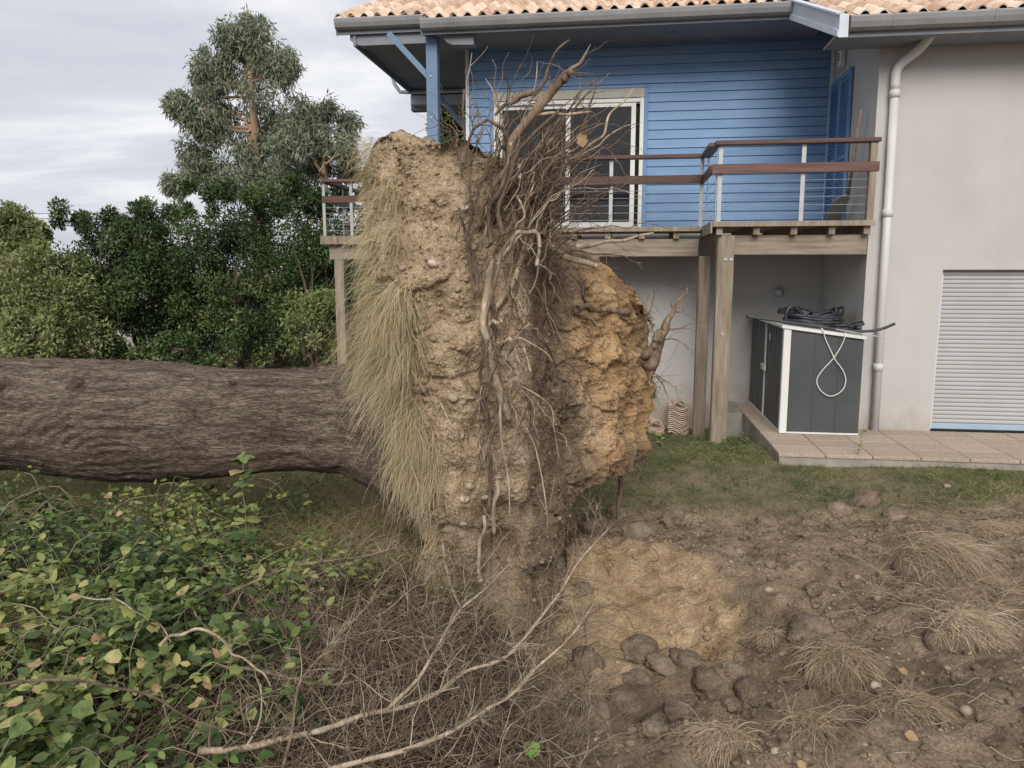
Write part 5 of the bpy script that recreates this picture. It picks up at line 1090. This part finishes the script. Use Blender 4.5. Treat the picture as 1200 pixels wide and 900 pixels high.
# broken roots and stalks lying on the bare earth
n = 2600; x = rng.uniform(-.2, 4.8, n); y = rng.uniform(2.1, 7.2, n); k = (1 - lawn_mask(x, y)) * np.clip(.55 + 1.2 * nz2(x, y, 1.1, 57), .1, 1) > rng.random(n); x, y = x[k], y[k]; n = len(x)
a = rng.uniform(0, 6.28, n); L = rng.uniform(.03, .22, n); t = np.linspace(-.5, .5, 6); bend = rng.normal(0, .8, n)
ang = a[:, None] + bend[:, None] * t[None]; X = x[:, None] + np.cos(ang) * t[None] * L[:, None]; Y = y[:, None] + np.sin(ang) * t[None] * L[:, None]; Z = ground_h(X, Y) + .006 + np.abs(rng.normal(0, .02, n))[:, None] * (t[None] + .5)
V, F = tubes(np.stack([X, Y, Z], -1), rng.uniform(.0009, .003, n)[:, None] * np.linspace(1, .5, 6)[None], 4); tag(mesh_np('litter', V, F, mTwig, None, attrs={'tint': rep(np.clip(rng.normal(.5, .25, n), 0, 1), 24)}), kind='stuff')
# clods one can pick out
def ico3():
    V, F = IV2, IF2; Vl = [tuple(v) for v in V]; c = {}; Fl = []
    def mid(a, b):
        k = (min(a, b), max(a, b))
        if k not in c: m = np.array(Vl[a]) + np.array(Vl[b]); m /= np.linalg.norm(m); Vl.append(tuple(m)); c[k] = len(Vl) - 1
        return c[k]
    for a, b, d in F: x, y, z = mid(a, b), mid(b, d), mid(d, a); Fl += [(a, x, z), (b, y, x), (d, z, y), (x, y, z)]
    return np.array(Vl), np.array(Fl)
V3, F3 = ico3()
mClod = M('clod_earth', [(.25, (.11, .082, .06)), (.45, (.195, .147, .11)), (.62, (.27, .21, .157)), (.8, (.36, .29, .22))], scale=6, detail=9, bump=1, bscale=40, bdist=.02, rough=1, spec=.1, rand=.15, fine=(70, .55, 1.4))
_v, _f = IV2, IF2
IV2, IF2 = V3, F3; V5, F5 = ico3(); IV2, IF2 = _v, _f
clv = []
for k in range(5):
    V4 = V5 * (1 + .42 * fbm(V5 * 1.3 + k * 9, 4, k) + .15 * fbm(V5 * 3.5 + k, 3, k + 3, ridged=True) + .05 * fbm(V5 * 12 + k, 3, k + 5, ridged=True))[:, None] * np.array([1, .85, .75])
    me = bpy.data.meshes.new('soil_clod'); me.from_pydata([tuple(v) for v in V4], [], [tuple(int(i) for i in f) for f in F5]); me.materials.append(mClod)
    for p_ in me.polygons: p_.use_smooth = True
    clv.append(me)
cl_spec = [(737, 826, 30, 'largest rounded clod of dark earth in the pit'), (798, 834, 15, 'round clod right of the largest clod in the pit'), (766, 853, 14, 'small flat clod in front of the largest clod'), (884, 808, 17, 'upright oval clod at the right end of the pit'), (752, 758, 21, 'dark clod at the foot of the sand slope'), (809, 774, 18, 'crumbly clod below the right part of the sand slope'), (745, 797, 17, 'clod behind the largest one in the pit'), (832, 797, 20, 'broad clod in the middle of the pit'), (778, 778, 15, 'dark clod between two bigger ones under the sand'), (862, 786, 14, 'clod left of the upright oval clod'), (700, 838, 18, 'low clod left of the largest clod'), (858, 825, 13, 'clod beside the foot of the upright oval one'), (650, 812, 17, 'clod under the dry branches by the pit'), (690, 772, 16, 'sandy clod at the left rim of the pit'),
 (748, 622, 17, 'dark clod under the lifted lawn edge'), (700, 612, 15, 'clod in the dark hollow beside the root plate'), (790, 606, 13, 'grassy clod at the lawn edge above the sand'), (725, 600, 12, 'clod behind the thin upright root'), (832, 616, 10, 'clod at the upper rim of the sand'), (955, 690, 10, 'brown clod on the bare soil right of the sand'), (978, 668, 10, 'reddish brown clod below the soil mound'), (900, 610, 11, 'clod at the lawn border in the middle of the bare soil'), (1015, 585, 16, 'biggest clod on the soil mound at the lawn edge'), (985, 596, 11, 'clod left of the soil mound'), (1050, 602, 12, 'clod right of the soil mound'), (950, 735, 24, 'flat smooth clod left of the dry tussocks'), (905, 660, 9, 'small clod right of the sand top'), (655, 655, 12, 'clod at the foot of the root plate'), (680, 690, 11, 'sandy clod where the roots touch the ground')]
for k, (u, v, rpx, lab) in enumerate(cl_spec):
    p = ong(u, v + rpx * .5); r = rpx / FPX * p[1] * 1.12
    o = bpy.data.objects.new('soil_clod', clv[k % 5]); COL.objects.link(o); o.location = p + np.array((0, r * .4, r * .08)); o.scale = (r * rng.uniform(1.05, 1.35), r * 1.05, r * rng.uniform(.8, 1.0)); o.rotation_euler = (rng.uniform(-.4, .4), rng.uniform(-.4, .4), rng.uniform(0, 6.28))
    tag(o, lab, 'clod', 'clods of earth on the bare ground')
st_spec = [(740, 857, 8, 'pinkish stone in front of the largest clod'), (1026, 803, 7, 'white stone on the dry tussock'), (1028, 701, 6, 'pale stone on bare soil near the tall straw tussock'), (917, 766, 5, 'small light stone right of the pit'), (1004, 676, 5, 'small grey stone on the soil below the mound'), (901, 691, 6, 'light stone right of the sand slope'), (742, 898, 6, 'grey stone at the bottom edge near the middle'), (804, 846, 5, 'light stone behind the front grass by the pit'), (838, 846, 5, 'small stone at the right of the pit front'), (1132, 832, 9, 'grey stone in the lower right corner soil'), (1110, 570, 5, 'stone at the upper edge of the bare soil'), (700, 868, 6, 'brown stone below the dry branches'), (676, 896, 6, 'tan stone by the bright green leaf'), (866, 646, 5, 'stone at the upper right of the sand'), (908, 880, 7, 'pale stone among front dead grass')]
for k, (u, v, rpx, lab) in enumerate(st_spec):
    p = ong(u, v + rpx * .4); r = rpx / FPX * p[1]; o = bpy.data.objects.new('stone', sm_[k % 4].data); COL.objects.link(o); o.location = p + np.array((0, 0, r * .35)); o.scale = (r * 1.1,) * 3; o.rotation_euler = (rng.uniform(-.4, .4), rng.uniform(-.4, .4), rng.uniform(0, 6))
    tag(o, lab, 'stone', 'stones on the bare ground')
# dry grass tussocks
def tussock(u, v, wpx, lab, n=620, hgt=.5, t=.5, L=.9, dirx=0.0):
    p = ong(u, v); r = wpx / FPX * p[1]; root_ = empty('grass_tussock', tuple(p), label=lab, cat='grass clump', group='dry grass tussocks on the bare soil')
    V = V3 * (1 + .25 * fbm(V3 * 1.3 + u, 4, int(u)))[:, None] * np.array((r * .8, r * .6, r * hgt)); sod = mesh_np('sod', V + np.array((0, r * .3, -r * .12)), F3, mClod, root_, smooth=True)
    P = []; T = []
    for q in range(n):
        a = rng.uniform(0, 6.28); f = rng.random() ** .6; b = np.array((math.cos(a) * f * r * .75, r * .3 + math.sin(a) * f * r * .55, 0)); b[2] = r * hgt * math.sqrt(max(0, 1 - f * f)) * .95
        d = np.array((math.cos(a) * .25 + dirx * 2 + rng.normal(0, .55), math.sin(a) * .25 - .6 + rng.normal(0, .5), .3 + rng.normal(0, .3))); d /= np.linalg.norm(d)
        ll = r * L * rng.uniform(.5, 1.2); q_ = [b]; K = 6
        for s in range(K - 1):
            d = d + rng.normal(size=3) * .17; d[2] -= .36; d /= np.linalg.norm(d); q_.append(q_[-1] + d * ll / (K - 1))
            g_z = -.01 - r * .02
            if q_[-1][2] < g_z: q_[-1][2] = g_z + .01 * rng.random(); d[2] = .05
        P.append(q_); T.append(np.clip(rng.normal(t, .2), 0, 1))
    V, F = ribbons(P, np.linspace(1, .3, 6)[None] * rng.uniform(.002, .0042, (n, 1)), np.stack([rng.normal(size=n), rng.normal(size=n) - .6, rng.normal(size=n) * .3 + .4], 1))
    tag(mesh_np('grass', V, F, mStraw2, root_, attrs={'tint': rep(T, 12)}), kind='stuff')
tussock(1105, 672, 62, 'large combed over straw tussock at the upper right of the bare soil', 900, .62, .55, 1.0, .4)
tussock(1145, 752, 66, 'bright pinkish straw tussock at the right edge', 900, .42, .72, .9, .3)
tussock(990, 792, 58, 'straw tussock in the middle of the right foreground', 760, .5, .45, 1.0, 0)
tussock(850, 882, 58, 'straw tussock at the bottom right of the pit', 700, .32, .55, 1.0, -.3)
tussock(960, 862, 52, 'tangled grey tussock at the bottom in front of the middle one', 560, .3, .35, 1.1, .1)
tussock(1070, 838, 50, 'flat dark tussock in the lower right', 480, .25, .35, 1.2, .2)
tussock(1165, 628, 40, 'thin straw tussock below the terrace at the right', 380, .3, .5, 1.1, .3)
tussock(905, 752, 26, 'small straw tuft at the right rim of the pit', 240, .35, .55, 1.2, 0)
# dry branches
BR = []
def branch(pts, r0, r1, mat, lab, n_tw, tl, up=.6, rnd=.6, sub=2, name='dry_branch', cat='branch', group='dry branches in the brush', kind=None):
    P = np.array([at(q[0], q[1], q[2] * .93) for q in pts]); K = max(14, 6 * len(P)); Pm = resample(P, int(1.7 * len(P))); Pm[1:-1] += rng.normal(size=Pm[1:-1].shape) * .008; P = resample(Pm, K); o0 = P[0].copy()
    e_ = empty(name, tuple(o0), label=lab, cat=cat, group=group)
    V, F = tubes([P - o0], [np.linspace(r0, r1, K) * (1 + .08 * rng.normal(size=K))], 8); mesh_np('stem', V, [F, np.arange(8)[None], (np.arange(8) + (K - 1) * 8)[None]], mat, e_, smooth=True)
    tp = []; tr = []; tt = []
    def tw(p, d, L, r, lev):
        q = [p]; d = d / np.linalg.norm(d)
        for s in range(6):
            d = d + rng.normal(size=3) * .13; d[2] += .05 * up; d /= np.linalg.norm(d); q.append(q[-1] + d * L / 6)
        tp.append(np.array(q) - o0); tr.append(np.linspace(r, r * .35, 7)); tt.append(np.clip(rng.normal(.55, .2), 0, 1))
        if lev > 0:
            for s in range(rng.integers(1, 4)):
                k = rng.integers(1, 6); tw(q[k], (q[k + 1] - q[k]) / np.linalg.norm(q[k + 1] - q[k]) + rng.normal(size=3) * .55, L * rng.uniform(.35, .65), r * .6, lev - 1)
    for q in range(int(n_tw * 1.5)):
        k = int(np.clip(rng.beta(1.6, 1.1) * K, 1, K - 2)); d = (P[k + 1] - P[k]); d /= np.linalg.norm(d)
        dd = d * .7 + rng.normal(size=3) * rnd; dd[2] += up
        f = 1 - .5 * k / K; tw(P[k], dd, tl * rng.uniform(.4, 1.1) * f, max(.0016, (r0 + (r1 - r0) * k / K) * .38), sub)
    if tp:
        V, F = tubes(tp, tr, 4); tag(mesh_np('twig', V, F, mTwig, e_, attrs={'tint': rep(tt, 28)}), kind='stuff')
    return e_
branch([(232, 880, 2.75), (330, 864, 2.85), (400, 849, 2.95), (475, 824, 3.1), (551, 787, 3.25), (611, 749, 3.4), (649, 703, 3.6), (680, 658, 3.8), (713, 620, 4.0)], .013, .0035, mRootP, 'long bare branch running from lower left up to the foot of the root plate', 46, .34)
branch([(385, 902, 2.65), (440, 885, 2.7), (532, 855, 2.8), (604, 805, 2.95), (664, 749, 3.15), (698, 705, 3.35)], .010, .003, mRootP, 'bare branch nearest the bottom edge with a forked tip', 34, .3)
branch([(455, 830, 3.0), (513, 756, 3.2), (551, 707, 3.4), (596, 662, 3.6)], .008, .003, mRootP, 'thin bare branch crossing the long one towards the root plate', 22, .26)
branch([(560, 765, 3.2), (627, 787, 3.1), (687, 824, 3.0), (713, 858, 2.92), (731, 905, 2.8)], .006, .003, mRootD, 'thin dark branch hanging down towards the pit', 9, .14, up=0)
branch([(188, 756, 3.0), (200, 748, 3.0), (216, 740, 3.0), (248, 744, 3.05), (280, 768, 3.1), (308, 792, 3.1), (318, 806, 3.1)], .007, .004, mRootP, 'pale crooked branch arching over the bramble', 5, .12, up=-.3, sub=1)
branch([(-10, 803, 2.5), (80, 798, 2.55), (160, 812, 2.6), (224, 840, 2.65), (300, 862, 2.7)], .005, .004, mRootD, 'dark stem lying across the bramble at lower left', 6, .15, sub=1)
branch([(84, 696, 3.3), (140, 708, 3.3), (176, 724, 3.25), (200, 752, 3.2)], .0035, .0025, mRootP, 'pale arching cane above the bramble leaves', 3, .1, sub=0)
branch([(260, 700, 3.6), (330, 668, 3.8), (400, 655, 3.9), (470, 640, 4.1)], .006, .003, mRootM, 'thin branch lying along the top of the brush pile', 16, .2)
branch([(250, 780, 3.2), (330, 790, 3.2), (400, 800, 3.2), (481, 777, 3.3)], .006, .003, mRootM, 'thin branch in the middle of the brush pile', 16, .2)
branch([(330, 905, 2.6), (350, 820, 2.9), (385, 760, 3.1), (440, 700, 3.4)], .007, .003, mRootM, 'upright thin branch at the left of the brush pile', 22, .22)
branch([(560, 715, 3.9), (585, 660, 4.1), (640, 600, 4.3), (650, 560, 4.35)], .005, .002, mRootM, 'thin sapling shoot against the foot of the root plate', 16, .2)
branch([(640, 760, 3.6), (650, 700, 3.8), (690, 640, 4.2), (700, 590, 4.4)], .005, .002, mRootM, 'thin shoot in front of the dark hollow', 12, .2)
# fine brushwood, joined
def inbrush(n):
    u = rng.uniform(300, 700, n * 3); v = rng.uniform(625, 905, n * 3)
    # the pile narrows towards its upper right
    ok = (v > 905 - (u - 215) * 1.55) & (v > 640 + .10 * np.abs(u - 420)) & ((u < 560 + (v - 700) * .15) | (rng.random(n * 3) < .35)); return u[ok][:n], v[ok][:n]
bp_ = []; brr = []; bt = []
u_, v_ = inbrush(4000)
for u, v in zip(u_, v_):
    Yg = np.interp(v, [600, 700, 800, 905], [5.0, 3.9, 3.1, 2.55]); p = at(u, v, Yg); p[2] = gz(p[0], p[1]) + abs(rng.normal(0, .05)) if rng.random() < .5 else max(p[2], gz(p[0], p[1]))
    d = np.array((rng.normal(.25, .7), rng.normal(.1, .6), rng.normal(.35, .4))); L = rng.uniform(.06, .32) * (1.3 if rng.random() < .2 else 1); q = [p]; d /= np.linalg.norm(d)
    for s in range(5):
        d = d + rng.normal(size=3) * .2; d[2] -= .05; d /= np.linalg.norm(d); q.append(q[-1] + d * L / 5)
    bp_.append(q); r = rng.uniform(.0009, .0026) * (1.5 if rng.random() < .12 else 1); brr.append(np.linspace(r, r * .4, 6)); bt.append(np.clip(rng.normal(.42, .24), 0, 1))
V, F = tubes(bp_, brr, 3); bw = mesh_np('brushwood', V, F, mTwig, None, attrs={'tint': rep(bt, 18)}); tag(bw, kind='stuff')
# leaf litter under the brush
n = 9000; x = rng.uniform(-2.2, .5, n); y = rng.uniform(2.2, 5.2, n); k = (1 - lawn_mask(x, y)) * (1 - sstep(-.2, .5, x)) > rng.random(n) * .8; x, y = x[k], y[k]; n = len(x)
d = rng.normal(size=(n, 3)); nr = rng.normal(size=(n, 3)) * .6 + np.array((0, -.2, .8)); L = rng.uniform(.012, .04, n)
V, F = leaves(np.stack([x, y, ground_h(x, y) + rng.uniform(.003, .03, n)], 1), d, nr, L, L * rng.uniform(.3, .7, n))
tag(mesh_np('leaf_litter', V, F, mHair, None, attrs={'tint': rep(np.clip(rng.normal(.5, .25, n), 0, 1), 8)}), kind='stuff')

# brambles: arching canes with leaves in threes
leaf_me = []
for k in range(4):
    g = np.linspace(0, 1, 6); wv = .46 * np.sin(np.pi * g ** .8) ** .8 * (1 + .12 * rng.normal(size=6)); wv[0] = .02; wv[-1] = 0
    bend = -.12 * g ** 2 * (1 + k * .5); Vv = []; 
    for q in range(6): Vv += [(g[q], wv[q], bend[q] + .12 * wv[q] * (1 + .5 * k)), (g[q], 0, bend[q]), (g[q], -wv[q], bend[q] + .12 * wv[q] * (1 + .3 * k))]
    Ff = []
    for q in range(5): a = 3 * q; Ff += [(a, a + 1, a + 4, a + 3), (a + 1, a + 2, a + 5, a + 4)]
    me = bpy.data.meshes.new('leaf'); me.from_pydata(Vv, [], Ff); me.materials.append(mBramObj); me.update(); leaf_me.append(me)
    for p_ in me.polygons: p_.use_smooth = True
BG = 'bramble bushes in the left foreground'
def bramble(x, y, r, h, n_cane, lab, n_leaf, size=.045, tm=.5):
    z = gz(x, y); root_ = empty('bramble_bush', (x, y, z), label=lab, cat='bramble', group=BG); o0 = np.array((x, y, z)); P = []; Rr = []; LP = []; LD = []; LN = []
    for q in range(n_cane):
        a = rng.uniform(0, 6.28); b = np.array((rng.normal(0, .3) * r, rng.normal(0, .3) * r, 0)); d = np.array((math.cos(a), math.sin(a), 0)); Lh = r * rng.uniform(.5, 1.15); hh = h * rng.uniform(.45, 1.1)
        t = np.linspace(0, 1, 12)[:, None]; c = b + d * Lh * t + np.array((0, 0, 1)) * hh * np.sin(np.pi * np.minimum(t * .78 + .04, 1)) ; c[1:] += np.cumsum(rng.normal(size=(11, 3)) * .012, axis=0)
        P.append(c); Rr.append(np.linspace(rng.uniform(.002, .0045), .0012, 12))
        for s in range(2, 12):
            for rep_ in range(rng.integers(1, 4)):
                tng = c[s] - c[s - 1]; st = rng.normal(size=3) * np.array((1, 1, .5)); st[2] += .35; st /= np.linalg.norm(st); base = c[s] + st * rng.uniform(.02, .07); sd_ = np.cross(st, (0, 0, 1)); sd_ /= np.linalg.norm(sd_) + 1e-9
                for dd in (st, st * .4 + sd_, st * .4 - sd_): LP.append(base); LD.append(dd + np.array((0, 0, -.15)) + rng.normal(size=3) * .15); LN.append(np.array((0, -.25, 1)) + rng.normal(size=3) * .55)
    LP = np.array(LP); LD = np.array(LD); LN = np.array(LN); kp = fbm((LP + o0) * 2.6, 3, 131) + .25 * rng.normal(size=len(LP)) > -.12; LP, LD, LN = LP[kp], LD[kp], LN[kp]; n = len(LP); L = size * rng.uniform(.35, 1.35, n)
    V, F = leaves(LP, LD, LN, L, L * .62); cn = np.clip(tm + .34 * vnoise((LP + o0) * 3.2, 5) + rng.normal(0, .16, n) - .26 * (LP[:, 2] < h * .35) - .16 * (LP[:, 2] < h * .65), 0, 1)  # low leaves tinted darker: shade inside the bush painted into their colour
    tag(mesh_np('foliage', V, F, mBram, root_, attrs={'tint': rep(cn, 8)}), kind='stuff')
    nb = min(7, n_cane)
    for q in range(nb): V, F = tubes([P[q]], [Rr[q] * 1.3], 6); mesh_np('cane', V, F, mCane, root_, smooth=True)
    V, F = tubes(P[nb:], Rr[nb:], 4); tag(mesh_np('stem', V, F, mCane, root_, smooth=True), kind='stuff')
    # the leaves nearest the viewer, one by one
    score = LP[:, 2] - .5 * LP[:, 1] + rng.normal(0, .12, n)
    for k in np.argsort(-score)[:n_leaf]:
        o = bpy.data.objects.new('leaf', leaf_me[rng.integers(4)]); COL.objects.link(o); o.parent = root_
        X = Vector(LD[k]).normalized(); Zv = Vector(LN[k]); Yv = Zv.cross(X).normalized(); Zv = X.cross(Yv); Mx = Matrix((X, Yv, Zv)).transposed().to_4x4(); o.matrix_local = Matrix.Translation(Vector(LP[k]) + Vector((0, -.012, .018))) @ Mx @ Matrix.Scale(size * rng.uniform(.9, 1.5), 4)
    return root_
for a in ((-1.62, 2.75, .62, .36, 40, 'leafy bramble at the bottom left corner with reddish tipped leaves', 60, .055, .5), (-1.15, 3.0, .42, .30, 26, 'bramble beside the dry branches at the bottom', 44, .05, .52), (-2.15, 3.2, .62, .42, 48, 'bramble at the left edge with yellowing leaves', 50, .055, .54), (-1.55, 3.55, .6, .42, 50, 'dense bramble under the pale crooked branch', 46, .05, .52), (-2.6, 3.9, .7, .5, 56, 'bramble at the left edge below the trunk', 40, .052, .46), (-1.9, 4.2, .65, .48, 52, 'bramble in the middle of the thicket below the trunk', 36, .05, .52), (-3.3, 4.7, .75, .55, 56, 'dark bramble under the left end of the trunk', 24, .045, .38), (-2.5, 4.95, .7, .48, 50, 'bramble right under the middle of the trunk', 24, .045, .48), (-1.35, 4.35, .5, .36, 34, 'sparse bramble at the edge of the leaf litter', 24, .038, .55), (-1.75, 2.35, .5, .34, 30, 'bramble cut by the bottom edge of the photo', 40, .055, .52)):
    bramble(*a)
# a tall green weed rising in front of the trunk, and smaller ones
def weed(u, v, lift, hgt, lab, n=18, size=.07, mat=mBram, lean=(0, 0), tm=.6, cat='weed'):
    p = ong(u, v); p[2] = gz(p[0], p[1]); e_ = empty('weed', tuple(p), label=lab, cat=cat); t = np.linspace(0, 1, 12)[:, None]; c = np.concatenate([lean[0] * t ** 1.5, lean[1] * t, hgt * t], 1); c[1:] += np.cumsum(rng.normal(size=(11, 3)) * .006, axis=0)
    V, F = tubes([c], [np.linspace(.005, .0018, 12)], 6); mesh_np('stalk', V, F, mCane, e_, smooth=True)
    for q in range(n):
        k = int(np.clip(rng.uniform(lift, 1) * 11, 1, 11)); d = rng.normal(size=3); d[2] = abs(d[2]) * .25 - .1; X = Vector(d).normalized(); Zv = Vector((rng.normal() * .2, -.3, 1)); Yv = Zv.cross(X).normalized(); Zv = X.cross(Yv)
        o = bpy.data.objects.new('leaf', leaf_me[rng.integers(4)]); COL.objects.link(o); o.parent = e_; o.matrix_local = Matrix.Translation(Vector(c[k])) @ Matrix((X, Yv, Zv)).transposed().to_4x4() @ Matrix.Scale(size * rng.uniform(.6, 1.2), 4)
    return e_
weed(296, 690, .35, .95, 'tall green weed with broad leaves standing in front of the trunk', 26, .10)
weed(250, 640, .3, .5, 'leafy weed left of the tall one below the trunk', 20, .085)
weed(355, 612, .2, .3, 'low green weed in the grass right of the tall one', 14, .07)
weed(1003, 546, .2, .55, 'thin dry weed at the front edge of the terrace', 12, .05, lean=(.05, 0))
weed(775, 525, .1, .16, 'small leafy weed in the lawn by the balcony post', 14, .07)
weed(872, 520, .1, .16, 'small leafy weed at the left side of the terrace', 12, .06)
# single fallen leaves
def fallen(u, v, size, mat, lab, lift=.03, up=.3):
    p = ong(u, v, lift); me = leaf_me[rng.integers(4)].copy(); me.materials.clear(); me.materials.append(mat); o = bpy.data.objects.new('fallen_leaf', me); COL.objects.link(o)
    a = rng.uniform(0, 6.28); X = Vector((math.cos(a), math.sin(a), rng.normal() * .2)).normalized(); Zv = Vector((rng.normal() * .3, -up - .3, 1)); Yv = Zv.cross(X).normalized(); Zv = X.cross(Yv); o.matrix_world = Matrix.Translation(p) @ Matrix((X, Yv, Zv)).transposed().to_4x4() @ Matrix.Scale(size, 4); tag(o, lab, 'leaf')
fallen(632, 884, .075, mGreenLeaf, 'bright green fresh leaf lying on the soil at the bottom', up=1.2)
for u, v, s_, lab, lf in ((296, 682, .10, 'dry tan leaf caught below the tall weed', .3), (280, 716, .11, 'yellowish dry leaf on the dark edge of the brush', .25), (380, 770, .08, 'brown dry leaf on the twigs in the middle of the brush', .12), (198, 780, .10, 'curled reddish leaf at the start of the pale crooked branch', .3), (50, 775, .11, 'curled pinkish brown leaf on the bramble at the left', .38), (106, 750, .10, 'reddish leaf above the bramble left of the pale branch', .36), (30, 828, .10, 'pale brown leaf at the left edge of the bramble', .34), (228, 822, .07, 'dry beige leaf below the pale crooked branch', .25), (216, 626, .10, 'pale dry leaf on the grass below the trunk', .25), (1064, 790, .08, 'tan leaf between the two right tussocks', .03), (1060, 860, .09, 'yellowish dry leaf at the lower right', .04), (935, 898, .07, 'brown leaf at the bottom by the tussocks', .05), (128, 688, .08, 'brown leaf in the bramble under the trunk', .4)):
    fallen(u, v, s_ * .62, mBrown, lab, lf)
dl = at(681, 157, 4.55)
me = leaf_me[0].copy(); me.materials.clear(); me.materials.append(mBrown); o = bpy.data.objects.new('fallen_leaf', me); COL.objects.link(o); o.location = dl; o.scale = (.075,) * 3; o.rotation_euler = (R(90), R(80), R(10)); tag(o, 'dry orange leaf caught high in the roots in front of the glass door', 'leaf')
